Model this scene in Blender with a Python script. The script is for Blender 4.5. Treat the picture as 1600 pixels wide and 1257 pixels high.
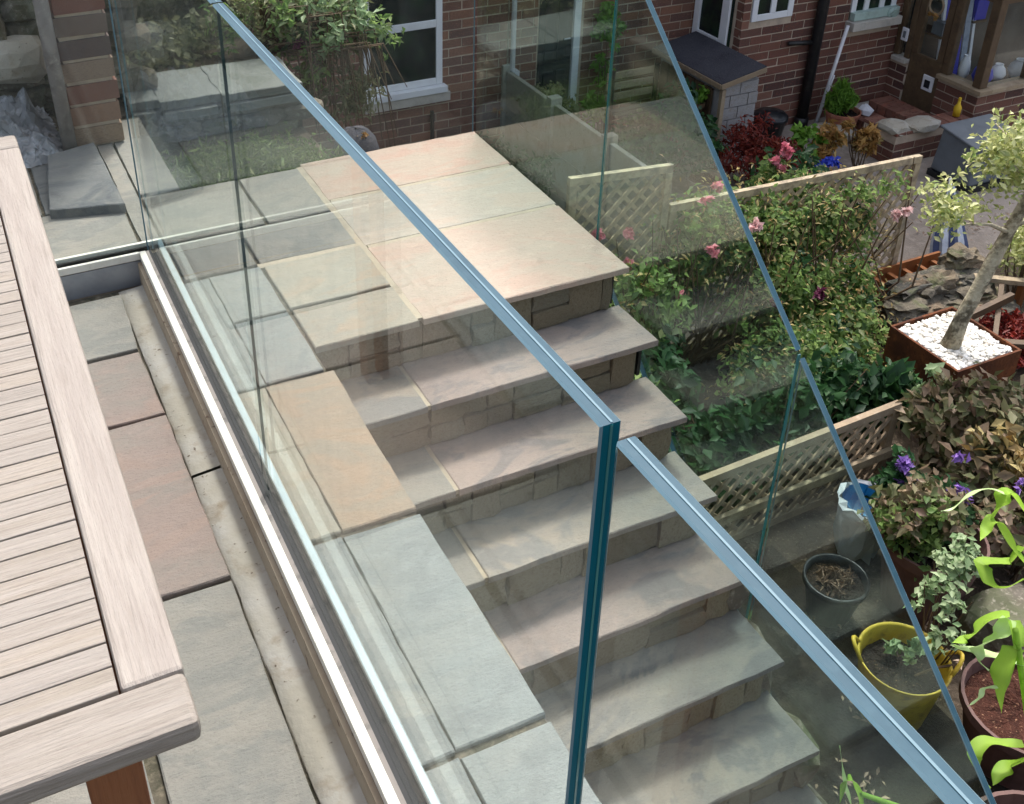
import bpy, math, random
import numpy as np
from mathutils import Vector, Matrix
R_ = math.radians
for o in list(bpy.data.objects):
    bpy.data.objects.remove(o)
scene = bpy.context.scene
col = scene.collection

# ---------------------------------------------------------------- camera
cam_d = bpy.data.cameras.new("camera")
cam = bpy.data.objects.new("camera", cam_d)
col.objects.link(cam)
cam_d.sensor_fit = 'HORIZONTAL'
cam_d.sensor_width = 36.0
F_PX, CX, CY = 1712.04, 718.39, 401.22
cam_d.lens = F_PX * 36.0 / 1600.0
cam_d.shift_x = (800 - CX) / 1600.0
cam_d.shift_y = (CY - 628.5) / 1600.0
cam_d.clip_start = 0.02
cam_d.clip_end = 600
yaw, pitch, roll = 0.451746, -0.528962, 0.008796
fwd = Vector((math.sin(yaw) * math.cos(pitch), math.cos(yaw) * math.cos(pitch), math.sin(pitch)))
rt = Vector((math.cos(yaw), -math.sin(yaw), 0))
up = rt.cross(fwd)
r2 = math.cos(roll) * rt + math.sin(roll) * up
u2 = -math.sin(roll) * rt + math.cos(roll) * up
m = Matrix.Identity(4)
for i in range(3):
    m[i][0], m[i][1], m[i][2] = r2[i], u2[i], -fwd[i]
m[0][3], m[1][3], m[2][3] = 0, 0, 1.72
cam.matrix_world = m
scene.camera = cam

# ---------------------------------------------------------------- sky and sun
SUN_EL, SUN_AZ = 60.0, 34.0            # azimuth from +Y towards +X
world = bpy.data.worlds.new("World")
scene.world = world
world.use_nodes = True
wn = world.node_tree
sky = wn.nodes.new('ShaderNodeTexSky')
sky.sky_type = 'NISHITA'
sky.sun_disc = False
sky.sun_elevation = R_(SUN_EL)
sky.sun_rotation = R_(SUN_AZ)
sky.air_density = 1.0
sky.dust_density = 5.0
sky.ozone_density = 1.0
bg = wn.nodes['Background']
hs = wn.nodes.new('ShaderNodeHueSaturation')       # thin high cloud: a paler sky all round
hs.inputs['Saturation'].default_value = 0.62
wn.links.new(sky.outputs[0], hs.inputs['Color'])
wn.links.new(hs.outputs[0], bg.inputs[0])
bg.inputs[1].default_value = 0.15
sun_d = bpy.data.lights.new("sun", 'SUN')
sun_d.energy = 1.6
sun_d.angle = R_(8)
sun_d.color = (1.0, 0.965, 0.925)
sun = bpy.data.objects.new("sun", sun_d)
col.objects.link(sun)
sdir = Vector((math.sin(R_(SUN_AZ)) * math.cos(R_(SUN_EL)), math.cos(R_(SUN_AZ)) * math.cos(R_(SUN_EL)), math.sin(R_(SUN_EL))))
sun.rotation_euler = sdir.to_track_quat('Z', 'Y').to_euler()
sun.location = (0, 6, 12)
scene.view_settings.view_transform = 'Standard'
scene.view_settings.look = 'None'
scene.view_settings.exposure = 1.16
scene.view_settings.gamma = 1.0
scene.view_settings.use_curve_mapping = False
scene.render.engine = 'CYCLES'
scene.cycles.max_bounces = 6
scene.cycles.diffuse_bounces = 2
scene.cycles.use_adaptive_sampling = True
scene.cycles.adaptive_threshold = 0.02
scene.cycles.transmission_bounces = 4
scene.cycles.transparent_max_bounces = 20
scene.cycles.glossy_bounces = 4
scene.cycles.caustics_reflective = False
scene.cycles.caustics_refractive = False

# ---------------------------------------------------------------- materials
def srgb(r, g, b):
    def f(c):
        c /= 255.0
        return c / 12.92 if c <= 0.04045 else ((c + 0.055) / 1.055) ** 2.4
    return (f(r), f(g), f(b), 1)

def lin(c):
    return c if len(c) == 4 else (c[0], c[1], c[2], 1)

def mat(name, base, rough=0.7, mixes=(), bump=None, metal=0.0, spec=0.4, ramp=None, src='object',
        stretch=(1, 1, 1), transl=0.0, coat=0.0):
    """base colour or a ramp (list of colours) picked per object / per 'rnd' attribute, then noise layers
    mixes = [(scale, (lo, hi), colour, detail)], bump = [(scale, strength)]"""
    mt = bpy.data.materials.new(name)
    mt.use_nodes = True
    nt = mt.node_tree
    N, L = nt.nodes, nt.links
    bs = N['Principled BSDF']
    bs.inputs['Roughness'].default_value = rough
    bs.inputs['Metallic'].default_value = metal
    bs.inputs['Specular IOR Level'].default_value = spec
    if coat:
        bs.inputs['Coat Weight'].default_value = coat
    tc = N.new('ShaderNodeTexCoord')
    oi = N.new('ShaderNodeObjectInfo')
    if src == 'attr':
        at = N.new('ShaderNodeAttribute')
        at.attribute_name = 'rnd'
        rnd = at.outputs['Fac']
    else:
        rnd = oi.outputs['Random']
    mp = N.new('ShaderNodeMapping')
    mp.inputs['Scale'].default_value = stretch
    L.new(tc.outputs['Object'], mp.inputs['Vector'])
    mul = N.new('ShaderNodeMath'); mul.operation = 'MULTIPLY'; mul.inputs[1].default_value = 37.0
    L.new(rnd, mul.inputs[0])
    cb = N.new('ShaderNodeCombineXYZ')
    for i in range(3):
        L.new(mul.outputs[0], cb.inputs[i])
    ad = N.new('ShaderNodeVectorMath'); ad.operation = 'ADD'
    L.new(mp.outputs[0], ad.inputs[0]); L.new(cb.outputs[0], ad.inputs[1])
    vec = ad.outputs[0]
    if ramp:
        rp = N.new('ShaderNodeValToRGB')
        rp.color_ramp.interpolation = 'LINEAR'
        els = rp.color_ramp.elements
        while len(els) < len(ramp):
            els.new(0.5)
        for i, c in enumerate(ramp):
            els[i].position = i / max(1, len(ramp) - 1)
            els[i].color = lin(c)
        L.new(rnd, rp.inputs[0])
        cur = rp.outputs[0]
    else:
        rgb = N.new('ShaderNodeRGB'); rgb.outputs[0].default_value = lin(base)
        cur = rgb.outputs[0]
    for mx in mixes:
        sc, (lo, hi), c2 = mx[0], mx[1], mx[2]
        nz = N.new('ShaderNodeTexNoise')
        nz.inputs['Scale'].default_value = sc
        nz.inputs['Detail'].default_value = min(5, mx[3] if len(mx) > 3 else 4)
        nz.inputs['Roughness'].default_value = 0.62
        if len(mx) > 4: nz.inputs['Distortion'].default_value = mx[4]
        L.new(vec, nz.inputs['Vector'])
        mr = N.new('ShaderNodeMapRange')
        mr.inputs['From Min'].default_value = lo; mr.inputs['From Max'].default_value = hi
        L.new(nz.outputs['Fac'], mr.inputs['Value'])
        mc = N.new('ShaderNodeMix'); mc.data_type = 'RGBA'
        L.new(mr.outputs[0], mc.inputs[0])
        L.new(cur, mc.inputs[6]); mc.inputs[7].default_value = lin(c2)
        cur = mc.outputs[2]
    L.new(cur, bs.inputs['Base Color'])
    if bump:
        prev = None
        for sc, st in bump:
            nz = N.new('ShaderNodeTexNoise')
            nz.inputs['Scale'].default_value = sc
            nz.inputs['Detail'].default_value = 3
            L.new(vec, nz.inputs['Vector'])
            bp = N.new('ShaderNodeBump')
            bp.inputs['Strength'].default_value = st
            bp.inputs['Distance'].default_value = 0.01
            L.new(nz.outputs['Fac'], bp.inputs['Height'])
            if prev:
                L.new(prev, bp.inputs['Normal'])
            prev = bp.outputs[0]
        L.new(prev, bs.inputs['Normal'])
    if transl:
        tr = N.new('ShaderNodeBsdfTranslucent')
        L.new(cur, tr.inputs['Color'])
        ms = N.new('ShaderNodeMixShader'); ms.inputs[0].default_value = transl
        L.new(bs.outputs[0], ms.inputs[1]); L.new(tr.outputs[0], ms.inputs[2])
        L.new(ms.outputs[0], N['Material Output'].inputs[0])
    return mt

def glass_mat(name, tint, ior=1.45, rough=0.0, dust=0.0):
    mt = bpy.data.materials.new(name); mt.use_nodes = True
    nt = mt.node_tree; N, L = nt.nodes, nt.links
    N.remove(N['Principled BSDF'])
    tr = N.new('ShaderNodeBsdfTransparent'); tr.inputs[0].default_value = lin(tint)
    gl = N.new('ShaderNodeBsdfGlossy'); gl.inputs['Roughness'].default_value = rough
    gl.inputs['Color'].default_value = (0.95, 1, 0.98, 1)
    fr = N.new('ShaderNodeFresnel')
    ge = N.new('ShaderNodeNewGeometry')
    mr = N.new('ShaderNodeMapRange')       # the pane is solid: same reflectance entering and leaving
    mr.inputs['To Min'].default_value = ior; mr.inputs['To Max'].default_value = 1 / ior
    L.new(ge.outputs['Backfacing'], mr.inputs['Value'])
    L.new(mr.outputs[0], fr.inputs['IOR'])
    ms = N.new('ShaderNodeMixShader')
    L.new(fr.outputs[0], ms.inputs[0]); L.new(tr.outputs[0], ms.inputs[1]); L.new(gl.outputs[0], ms.inputs[2])
    last = ms
    if dust:                                # faint film of dust and dried drops, also painting haze onto the panes
        tc = N.new('ShaderNodeTexCoord'); nz = N.new('ShaderNodeTexNoise'); mp = N.new('ShaderNodeMapping')
        mp.inputs['Scale'].default_value = (6, 6, 1.6)
        nz.inputs['Scale'].default_value = 3; nz.inputs['Detail'].default_value = 4; nz.inputs['Roughness'].default_value = .7
        L.new(tc.outputs['Object'], mp.inputs['Vector']); L.new(mp.outputs[0], nz.inputs['Vector'])
        m2 = N.new('ShaderNodeMapRange'); m2.inputs['From Min'].default_value = .35; m2.inputs['From Max'].default_value = .75; m2.inputs['To Max'].default_value = dust * 2
        L.new(nz.outputs['Fac'], m2.inputs['Value'])
        df = N.new('ShaderNodeBsdfDiffuse'); df.inputs[0].default_value = (.6, .64, .62, 1)
        last = N.new('ShaderNodeMixShader')
        L.new(m2.outputs[0], last.inputs[0]); L.new(ms.outputs[0], last.inputs[1]); L.new(df.outputs[0], last.inputs[2])
    L.new(last.outputs[0], N['Material Output'].inputs[0])
    return mt

M = {}
def slabmat(name, c, c2, c3=None, rough=0.8, k=0.75):
    c, c2, c3 = [tuple(x * k for x in q[:3]) for q in (c, c2, c3 or c2)]
    dk = tuple(x * 0.6 for x in c); lt = tuple(min(1, x * 1.22) for x in c)
    M[name] = mat(name, c, rough, [(2.2, (0.42, 0.62), c2, 6), (9, (0.5, 0.8), c3, 8), (1.6, (0.52, 0.60), c3, 3, 3.5), (5, (0.60, 0.95), dk, 9, 1.2), (16, (0.52, 0.95), lt, 9, 1.0),
                  (120, (0.60, 0.80), dk, 3), (260, (0.60, 0.85), lt, 2)],
                  bump=[(3, 0.5), (18, 0.4), (90, 0.3), (300, 0.25)], spec=0.25, stretch=(1, 1.9, 1))
slabmat('slab_grey', srgb(158, 155, 146), srgb(165, 160, 149), srgb(148, 147, 140), k=.70)
slabmat('slab_pale', srgb(154, 161, 158), srgb(162, 164, 157), srgb(146, 152, 150), k=.70)
slabmat('slab_dark', srgb(116, 118, 118), srgb(130, 130, 126), srgb(102, 106, 108))
slabmat('slab_pink', srgb(160, 144, 135), srgb(154, 146, 137), srgb(165, 146, 135), k=.72)
slabmat('slab_tan', srgb(172, 155, 134), srgb(165, 155, 138), srgb(176, 155, 132), k=.70)
slabmat('slab_rose', srgb(206, 182, 164), srgb(204, 188, 170), srgb(208, 178, 160), k=0.66)
slabmat('slab_cream', srgb(202, 191, 175), srgb(194, 187, 173), srgb(206, 190, 172), k=0.66)
slabmat('slab_blush', srgb(206, 186, 168), srgb(202, 188, 171), srgb(209, 183, 165), k=0.66)
slabmat('slab_beige', srgb(176, 169, 152), srgb(168, 165, 152), srgb(180, 166, 146), k=.70)
slabmat('tread_mauve', srgb(170, 156, 148), srgb(184, 166, 154), srgb(152, 143, 139), k=.67)
slabmat('tread_grey', srgb(152, 150, 143), srgb(168, 162, 150), srgb(138, 138, 135), k=.64)
slabmat('tread_cream', srgb(168, 162, 152), srgb(180, 168, 152), srgb(150, 147, 142), k=.67)
M['concrete'] = mat('concrete', srgb(158, 152, 138), 0.85, [(3, (0.45, 0.65), srgb(172, 168, 160)), (14, (0.55, 0.75), srgb(138, 126, 108)), (60, (0.66, 0.75), srgb(92, 76, 62), 2)], bump=[(8, 0.3), (60, 0.3)])
M['render'] = mat('render', srgb(164, 150, 130), 0.9, [(5, (0.5, 0.7), srgb(148, 132, 112)), (40, (0.62, 0.72), srgb(100, 80, 64), 2)], bump=[(20, 0.3)])
M['mortar_pale'] = mat('mortar_pale', srgb(168, 157, 137), 0.9, [(20, (0.45, 0.7), srgb(158, 148, 130)), (5, (0.55, 0.75), srgb(136, 126, 110))], bump=[(50, 0.4)])
M['mortar_dark'] = mat('mortar_dark', srgb(92, 86, 74), 0.95, [(12, (0.45, 0.65), srgb(64, 64, 50)), (50, (0.5, 0.7), srgb(120, 112, 96))], bump=[(60, 0.5)])
M['mortar_brick'] = mat('mortar_brick', srgb(190, 172, 152), 0.95, [(6, (0.45, 0.7), srgb(162, 146, 130))], bump=[(60, 0.4)])
M['riser_stone'] = mat('riser_stone', None, 0.85, [(14, (0.5, 0.75), srgb(92, 80, 58)), (50, (0.55, 0.8), srgb(150, 140, 116))], bump=[(9, 0.6), (50, 0.5)],
                       ramp=[srgb(122, 112, 90), srgb(130, 121, 98), srgb(112, 104, 86), srgb(116, 102, 82), srgb(127, 120, 101), srgb(106, 100, 86)])
M['brick'] = mat('brick', None, 0.85, [(30, (0.52, 0.75), srgb(84, 52, 46)), (9, (0.55, 0.75), srgb(172, 120, 96))], bump=[(60, 0.5)],
                 ramp=[srgb(126, 90, 76), srgb(136, 98, 80), srgb(106, 80, 72), srgb(148, 106, 84), srgb(120, 86, 74), srgb(92, 74, 68), srgb(156, 118, 94)])
M['brick_mass'] = mat('brick_mass', None, 0.85, [(30, (0.52, 0.75), srgb(84, 52, 46)), (9, (0.55, 0.75), srgb(172, 120, 96))], bump=[(60, 0.5)], src='attr',
                      ramp=[srgb(126, 90, 76), srgb(136, 98, 80), srgb(106, 80, 72), srgb(148, 106, 84), srgb(120, 86, 74), srgb(92, 74, 68), srgb(156, 118, 94)])
M['brick_red'] = mat('brick_red', None, 0.85, [(30, (0.52, 0.75), srgb(84, 40, 36)), (9, (0.55, 0.75), srgb(150, 84, 64))], bump=[(60, 0.5)],
                     ramp=[srgb(118, 80, 68), srgb(128, 88, 73), srgb(98, 70, 62), srgb(120, 82, 69), srgb(80, 60, 56), srgb(138, 100, 83)])
M['brick_red_mass'] = mat('brick_red_mass', None, 0.85, [(30, (0.52, 0.75), srgb(84, 40, 36)), (9, (0.55, 0.75), srgb(150, 84, 64))], bump=[(60, 0.5)], src='attr',
                          ramp=[srgb(118, 80, 68), srgb(128, 88, 73), srgb(98, 70, 62), srgb(120, 82, 69), srgb(80, 60, 56), srgb(138, 100, 83)])
M['pier_brick'] = mat('pier_brick', None, 0.85, [(24, (0.5, 0.75), srgb(110, 92, 80)), (60, (0.6, 0.8), srgb(140, 120, 100))], bump=[(50, 0.5)],
                      ramp=[srgb(112, 66, 58), srgb(146, 126, 108), srgb(72, 62, 66), srgb(126, 80, 66), srgb(152, 136, 114)])
M['rubble'] = mat('rubble', None, 0.9, [(8, (0.45, 0.7), srgb(90, 84, 72)), (3, (0.5, 0.7), srgb(86, 92, 66)), (40, (0.55, 0.8), srgb(160, 154, 140))], bump=[(6, 0.8), (30, 0.6)],
                  ramp=[srgb(108, 100, 88), srgb(92, 86, 78), srgb(122, 114, 98), srgb(100, 88, 72)])
M['slate'] = mat('slate', None, 0.85, [(8, (0.45, 0.7), srgb(66, 62, 54)), (5, (0.55, 0.68), srgb(84, 88, 58)), (30, (0.55, 0.75), srgb(140, 132, 114)), (90, (0.6, 0.75), srgb(44, 40, 36))], bump=[(8, 1.0), (40, 0.9)],
                 ramp=[srgb(96, 92, 80), srgb(74, 72, 66), srgb(120, 108, 88), srgb(104, 86, 68)])
M['coping'] = mat('coping', srgb(122, 124, 120), 0.85, [(6, (0.45, 0.7), srgb(102, 106, 98)), (30, (0.55, 0.8), srgb(138, 138, 132))], bump=[(10, 0.6), (50, 0.4)])
M['earth'] = mat('earth', srgb(72, 62, 52), 0.95, [(1.4, (0.4, 0.65), srgb(92, 84, 74)), (9, (0.45, 0.7), srgb(54, 46, 38)), (60, (0.6, 0.75), srgb(126, 112, 96), 2)], bump=[(10, 0.8), (60, 0.8)], spec=0.08)
M['soil'] = mat('soil', srgb(46, 40, 37), 0.98, [(25, (0.45, 0.7), srgb(36, 28, 24)), (90, (0.62, 0.72), srgb(120, 98, 76), 2)], bump=[(30, 1.0), (120, 0.9)], spec=0.08)
M['soil_red'] = mat('soil_red', srgb(72, 46, 38), 0.98, [(25, (0.45, 0.7), srgb(48, 32, 28)), (90, (0.62, 0.72), srgb(140, 108, 86), 2)], bump=[(30, 1.0), (120, 0.9)], spec=0.08)
M['yard'] = mat('yard', srgb(150, 140, 130), 0.9, [(2, (0.4, 0.65), srgb(132, 122, 112)), (18, (0.5, 0.7), srgb(160, 150, 140)), (120, (0.6, 0.8), srgb(96, 92, 88), 2)], bump=[(20, 0.4), (90, 0.5)])
M['path'] = mat('path', srgb(40, 36, 32), 0.9, [(2, (0.4, 0.65), srgb(30, 26, 23)), (14, (0.5, 0.7), srgb(58, 52, 46)), (90, (0.6, 0.8), srgb(44, 40, 36), 2)], bump=[(16, 0.5), (80, 0.6)], spec=0.08)
M['alu'] = mat('alu', srgb(196, 198, 200), 0.32, [(30, (0.4, 0.7), srgb(182, 184, 188))], metal=0.9, spec=0.5)
M['alu_white'] = mat('alu_white', srgb(222, 219, 208), 0.35, [(14, (0.5, 0.75), srgb(206, 202, 190)), (60, (0.62, 0.8), srgb(170, 160, 142))], spec=0.5)
M['alu_blue'] = mat('alu_blue', srgb(138, 164, 174), 0.35, [(14, (0.5, 0.75), srgb(124, 150, 160))], spec=0.4)
M['alu_side'] = mat('alu_side', srgb(158, 162, 168), 0.45, [(9, (0.45, 0.7), srgb(140, 144, 150))], metal=0.5)
M['gasket'] = mat('gasket', srgb(38, 38, 40), 0.6)
M['gasket_grey'] = mat('gasket_grey', srgb(140, 132, 126), 0.7, [(30, (0.5, 0.7), srgb(96, 92, 88))])
M['glass'] = glass_mat('glass', (0.955, 0.975, 0.966), 1.24, dust=.018)
M['glass_green'] = glass_mat('glass_green', (0.84, 0.935, 0.90), 1.66)
M['glass_end_clear'] = glass_mat('glass_end_clear', (0.42, 0.68, 0.66), 1.25)
M['glass_edge'] = mat('glass_edge', (0.001, 0.088, 0.125), 0.4, [(3, (0.4, 0.6), (0.002, 0.105, 0.145))], spec=0.06)
M['glass_dark'] = mat('glass_dark', (0.006, 0.035, 0.038), 0.3, spec=0.3)
M['glass_top'] = mat('glass_top', (0.028, 0.074, 0.105), 0.3, [(1.1, (0.4, 0.6), (0.046, 0.096, 0.125)), (4, (0.45, 0.7), (0.016, 0.050, 0.074)), (60, (0.5, 0.8), (0.04, 0.09, 0.12))], spec=0.15)  # blue of the reflected sky is put into the base colour
M['glass_arris'] = mat('glass_arris', (0.115, 0.195, 0.235), 0.3, spec=0.25)
M['glass_end_soft'] = mat('glass_end_soft', (0.012, 0.15, 0.16), 0.12, [(3, (0.4, 0.6), (0.02, 0.2, 0.2))], spec=0.9)
M['teak'] = mat('teak', None, 0.6, [(2.5, (0.4, 0.66), srgb(147, 139, 130), 8), (7, (0.5, 0.9), srgb(116, 105, 96), 9), (40, (0.55, 0.95), srgb(104, 92, 82), 9)], bump=[(9, 0.3), (60, 0.3)],
                ramp=[srgb(140, 132, 122), srgb(136, 129, 121), srgb(145, 135, 122), srgb(131, 124, 116), srgb(138, 129, 117)], stretch=(1.6, 26, 26), spec=0.35)
M['teak_rail'] = mat('teak_rail', srgb(145, 136, 128), 0.6, [(2.5, (0.4, 0.66), srgb(156, 148, 139), 8), (7, (0.5, 0.9), srgb(124, 114, 105), 9), (40, (0.56, 0.95), srgb(110, 98, 88), 9)], bump=[(9, 0.3), (60, 0.3)],
                     stretch=(26, 1.4, 26), spec=0.3)
M['teak_under'] = mat('teak_under', srgb(128, 78, 46), 0.6, [(5, (0.45, 0.7), srgb(108, 60, 34))], bump=[(20, 0.3)], stretch=(16, 16, 1))
M['upvc'] = mat('upvc', srgb(226, 228, 230), 0.35, [(3, (0.45, 0.7), srgb(214, 216, 220))])
M['stone_sill'] = mat('stone_sill', srgb(186, 180, 170), 0.8, [(12, (0.45, 0.7), srgb(164, 158, 148))], bump=[(40, 0.4)])
M['sill_green'] = mat('sill_green', srgb(170, 190, 182), 0.6, [(10, (0.5, 0.7), srgb(150, 168, 160))])
M['pane'] = mat('pane', (0.012, 0.016, 0.017), 0.05, [(3, (0.45, 0.65), (0.02, 0.04, 0.022))], spec=0.22)
M['door_black'] = mat('door_black', (0.014, 0.02, 0.024), 0.3, [(5, (0.45, 0.65), (0.03, 0.04, 0.042))], spec=0.5)
M['black_iron'] = mat('black_iron', (0.012, 0.012, 0.013), 0.4, [(20, (0.5, 0.7), (0.03, 0.028, 0.026))])
M['black_plastic'] = mat('black_plastic', (0.010, 0.012, 0.015), 0.3, [(16, (0.5, 0.7), (0.035, 0.04, 0.046))])
M['pipe_white'] = mat('pipe_white', srgb(206, 204, 206), 0.45, [(10, (0.5, 0.7), srgb(184, 182, 182))])
M['pipe_grey'] = mat('pipe_grey', srgb(128, 122, 118), 0.8, [(14, (0.45, 0.7), srgb(104, 98, 94)), (50, (0.55, 0.8), srgb(150, 144, 138))], bump=[(40, 0.4)])
M['felt'] = mat('felt', srgb(66, 66, 72), 0.9, [(6, (0.45, 0.7), srgb(54, 54, 60)), (120, (0.5, 0.7), srgb(84, 84, 88), 2)], bump=[(120, 0.4)], spec=0.08)
M['block_white'] = mat('block_white', srgb(160, 157, 156), 0.9, [(12, (0.45, 0.7), srgb(138, 135, 134)), (3, (0.5, 0.7), srgb(146, 140, 132))], bump=[(40, 0.5)])
M['timber_new'] = mat('timber_new', None, 0.7, [(8, (0.45, 0.7), srgb(144, 124, 98)), (30, (0.55, 0.8), srgb(188, 174, 146)), (4, (0.5, 0.7), srgb(128, 118, 104))], bump=[(20, 0.3)],
                      ramp=[srgb(172, 156, 128), srgb(158, 140, 112), srgb(184, 168, 140)], stretch=(2, 2, 2))
M['timber_grey'] = mat('timber_grey', None, 0.75, [(8, (0.45, 0.7), srgb(134, 116, 96)), (30, (0.55, 0.8), srgb(176, 162, 142))], bump=[(20, 0.3)],
                       ramp=[srgb(156, 138, 112), srgb(142, 124, 100), srgb(166, 148, 122)])
M['timber_dark'] = mat('timber_dark', srgb(92, 74, 54), 0.6, [(8, (0.45, 0.7), srgb(74, 58, 44)), (30, (0.55, 0.8), srgb(112, 92, 66))], bump=[(20, 0.3)])
M['timber_orange'] = mat('timber_orange', srgb(158, 100, 56), 0.7, [(8, (0.45, 0.7), srgb(124, 78, 46))], bump=[(20, 0.3)])
M['corten'] = mat('corten', srgb(98, 58, 36), 0.8, [(3, (0.42, 0.62), srgb(72, 42, 30)), (14, (0.5, 0.72), srgb(126, 74, 42)), (60, (0.58, 0.75), srgb(54, 34, 26), 3)], bump=[(40, 0.4)], spec=0.2)
M['terracotta'] = mat('terracotta', srgb(168, 106, 82), 0.85, [(7, (0.45, 0.7), srgb(146, 92, 74)), (30, (0.55, 0.75), srgb(190, 140, 116))], bump=[(40, 0.3)])
M['pot_mauve'] = mat('pot_mauve', srgb(98, 72, 66), 0.7, [(7, (0.45, 0.7), srgb(76, 55, 50))], bump=[(40, 0.2)])
M['pebble'] = mat('pebble', None, 0.7, [(30, (0.5, 0.7), srgb(226, 222, 214))], src='attr', ramp=[srgb(226, 224, 218), srgb(236, 234, 230), srgb(200, 196, 186), srgb(230, 226, 214), srgb(226, 222, 214), srgb(222, 218, 210), srgb(128, 116, 96)])
M['bark'] = mat('bark', srgb(180, 170, 146), 0.9, [(6, (0.5, 0.58), srgb(96, 88, 72)), (14, (0.5, 0.62), srgb(118, 108, 88)), (30, (0.52, 0.7), srgb(200, 192, 166))], bump=[(14, 1.0), (50, .8)])
M['twig'] = mat('twig', srgb(96, 78, 58), 0.85, [(20, (0.45, 0.7), srgb(70, 56, 42))])
M['bucket'] = mat('bucket', srgb(216, 188, 72), 0.5, [(5, (0.45, 0.7), srgb(186, 166, 58)), (9, (0.55, 0.68), srgb(150, 134, 62), 8, 1.0), (24, (0.56, 0.8), srgb(128, 112, 52))], transl=0.25)
M['plastic_blue'] = mat('plastic_blue', srgb(40, 120, 170), 0.4, [(14, (0.45, 0.7), srgb(60, 150, 190))])
M['bag_clear'] = mat('bag_clear', srgb(206, 212, 218), 0.3, [(9, (0.45, 0.7), srgb(178, 184, 192))], transl=0.35)
M['tarp'] = mat('tarp', srgb(126, 127, 130), 0.6, [(6, (0.45, 0.7), srgb(120, 122, 124)), (24, (0.52, 0.75), srgb(176, 178, 182))], bump=[(14, 0.7)])
M['cover_grey'] = mat('cover_grey', srgb(106, 112, 118), 0.5, [(4, (0.45, 0.7), srgb(90, 96, 102))], bump=[(6, 0.3)])
M['canvas_navy'] = mat('canvas_navy', srgb(46, 58, 92), 0.8, [(10, (0.45, 0.7), srgb(36, 46, 76))])
M['canvas_white'] = mat('canvas_white', srgb(150, 158, 172), 0.8, [(20, (0.45, 0.7), srgb(126, 134, 150))])
M['yellow'] = mat('yellow', srgb(214, 176, 40), 0.6)
M['white_thing'] = mat('white_thing', srgb(222, 222, 226), 0.5)
M['blue_thing'] = mat('blue_thing', srgb(60, 62, 170), 0.4)

def leafmat(name, cols, transl=0.35, rough=0.5):
    M[name] = mat(name, None, rough, [(30, (0.55, 0.85), tuple(x * 0.6 for x in cols[0][:3]))], src='attr', ramp=cols, transl=transl, spec=0.35)
leafmat('leaf_rose', [srgb(92, 126, 66), srgb(120, 152, 82), srgb(152, 176, 104), srgb(72, 104, 60), srgb(190, 192, 136)], transl=.6)
leafmat('leaf_dark', [srgb(46, 80, 48), srgb(60, 100, 56), srgb(38, 66, 44), srgb(78, 116, 66)], transl=.45)
leafmat('leaf_straw', [srgb(176, 150, 88), srgb(206, 190, 132), srgb(140, 108, 56), srgb(216, 206, 160)])
leafmat('leaf_varieg', [srgb(204, 206, 140), srgb(176, 186, 104), srgb(222, 222, 168), srgb(120, 144, 72), srgb(196, 196, 130)])
leafmat('leaf_olive', [srgb(120, 122, 84), srgb(102, 106, 74), srgb(142, 140, 104), srgb(96, 92, 66)])
leafmat('leaf_bronze', [srgb(128, 106, 88), srgb(154, 132, 108), srgb(96, 92, 62), srgb(106, 118, 74), srgb(180, 156, 130), srgb(84, 62, 58)], transl=0.35)
leafmat('leaf_acer', [srgb(140, 58, 48), srgb(152, 66, 52), srgb(100, 40, 38), srgb(166, 92, 66)], transl=.5)
leafmat('leaf_redmulch', [srgb(140, 44, 34), srgb(112, 34, 30), srgb(160, 66, 44)])
leafmat('leaf_orange', [srgb(176, 132, 70), srgb(196, 156, 90), srgb(150, 108, 62), srgb(150, 146, 84)])
leafmat('leaf_bright', [srgb(96, 142, 46), srgb(124, 166, 62), srgb(78, 118, 40)])
leafmat('leaf_pale', [srgb(150, 172, 128), srgb(120, 150, 100), srgb(172, 188, 146), srgb(98, 130, 84)])
leafmat('leaf_lime', [srgb(132, 178, 40), srgb(172, 208, 86), srgb(118, 170, 34)], transl=0.5, rough=0.55)
leafmat('leaf_limepale', [srgb(196, 222, 150), srgb(206, 230, 168), srgb(180, 212, 120)], transl=0.35, rough=0.35)
leafmat('leaf_grass', [srgb(96, 122, 60), srgb(120, 140, 76), srgb(82, 104, 52), srgb(140, 146, 90)])
leafmat('petal_pink', [srgb(226, 120, 140), srgb(240, 160, 170), srgb(214, 96, 122)])
leafmat('petal_rosepale', [srgb(236, 190, 190), srgb(240, 206, 200)])
leafmat('petal_purple', [srgb(126, 88, 176), srgb(160, 126, 200), srgb(100, 64, 146), srgb(186, 164, 216)])
leafmat('petal_maroon', [srgb(96, 36, 66), srgb(120, 50, 84)])
leafmat('petal_blue', [srgb(50, 70, 190), srgb(74, 96, 214)])
leafmat('straw_dry', [srgb(150, 126, 102), srgb(120, 98, 82), srgb(178, 154, 126)], transl=0.1)

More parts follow.
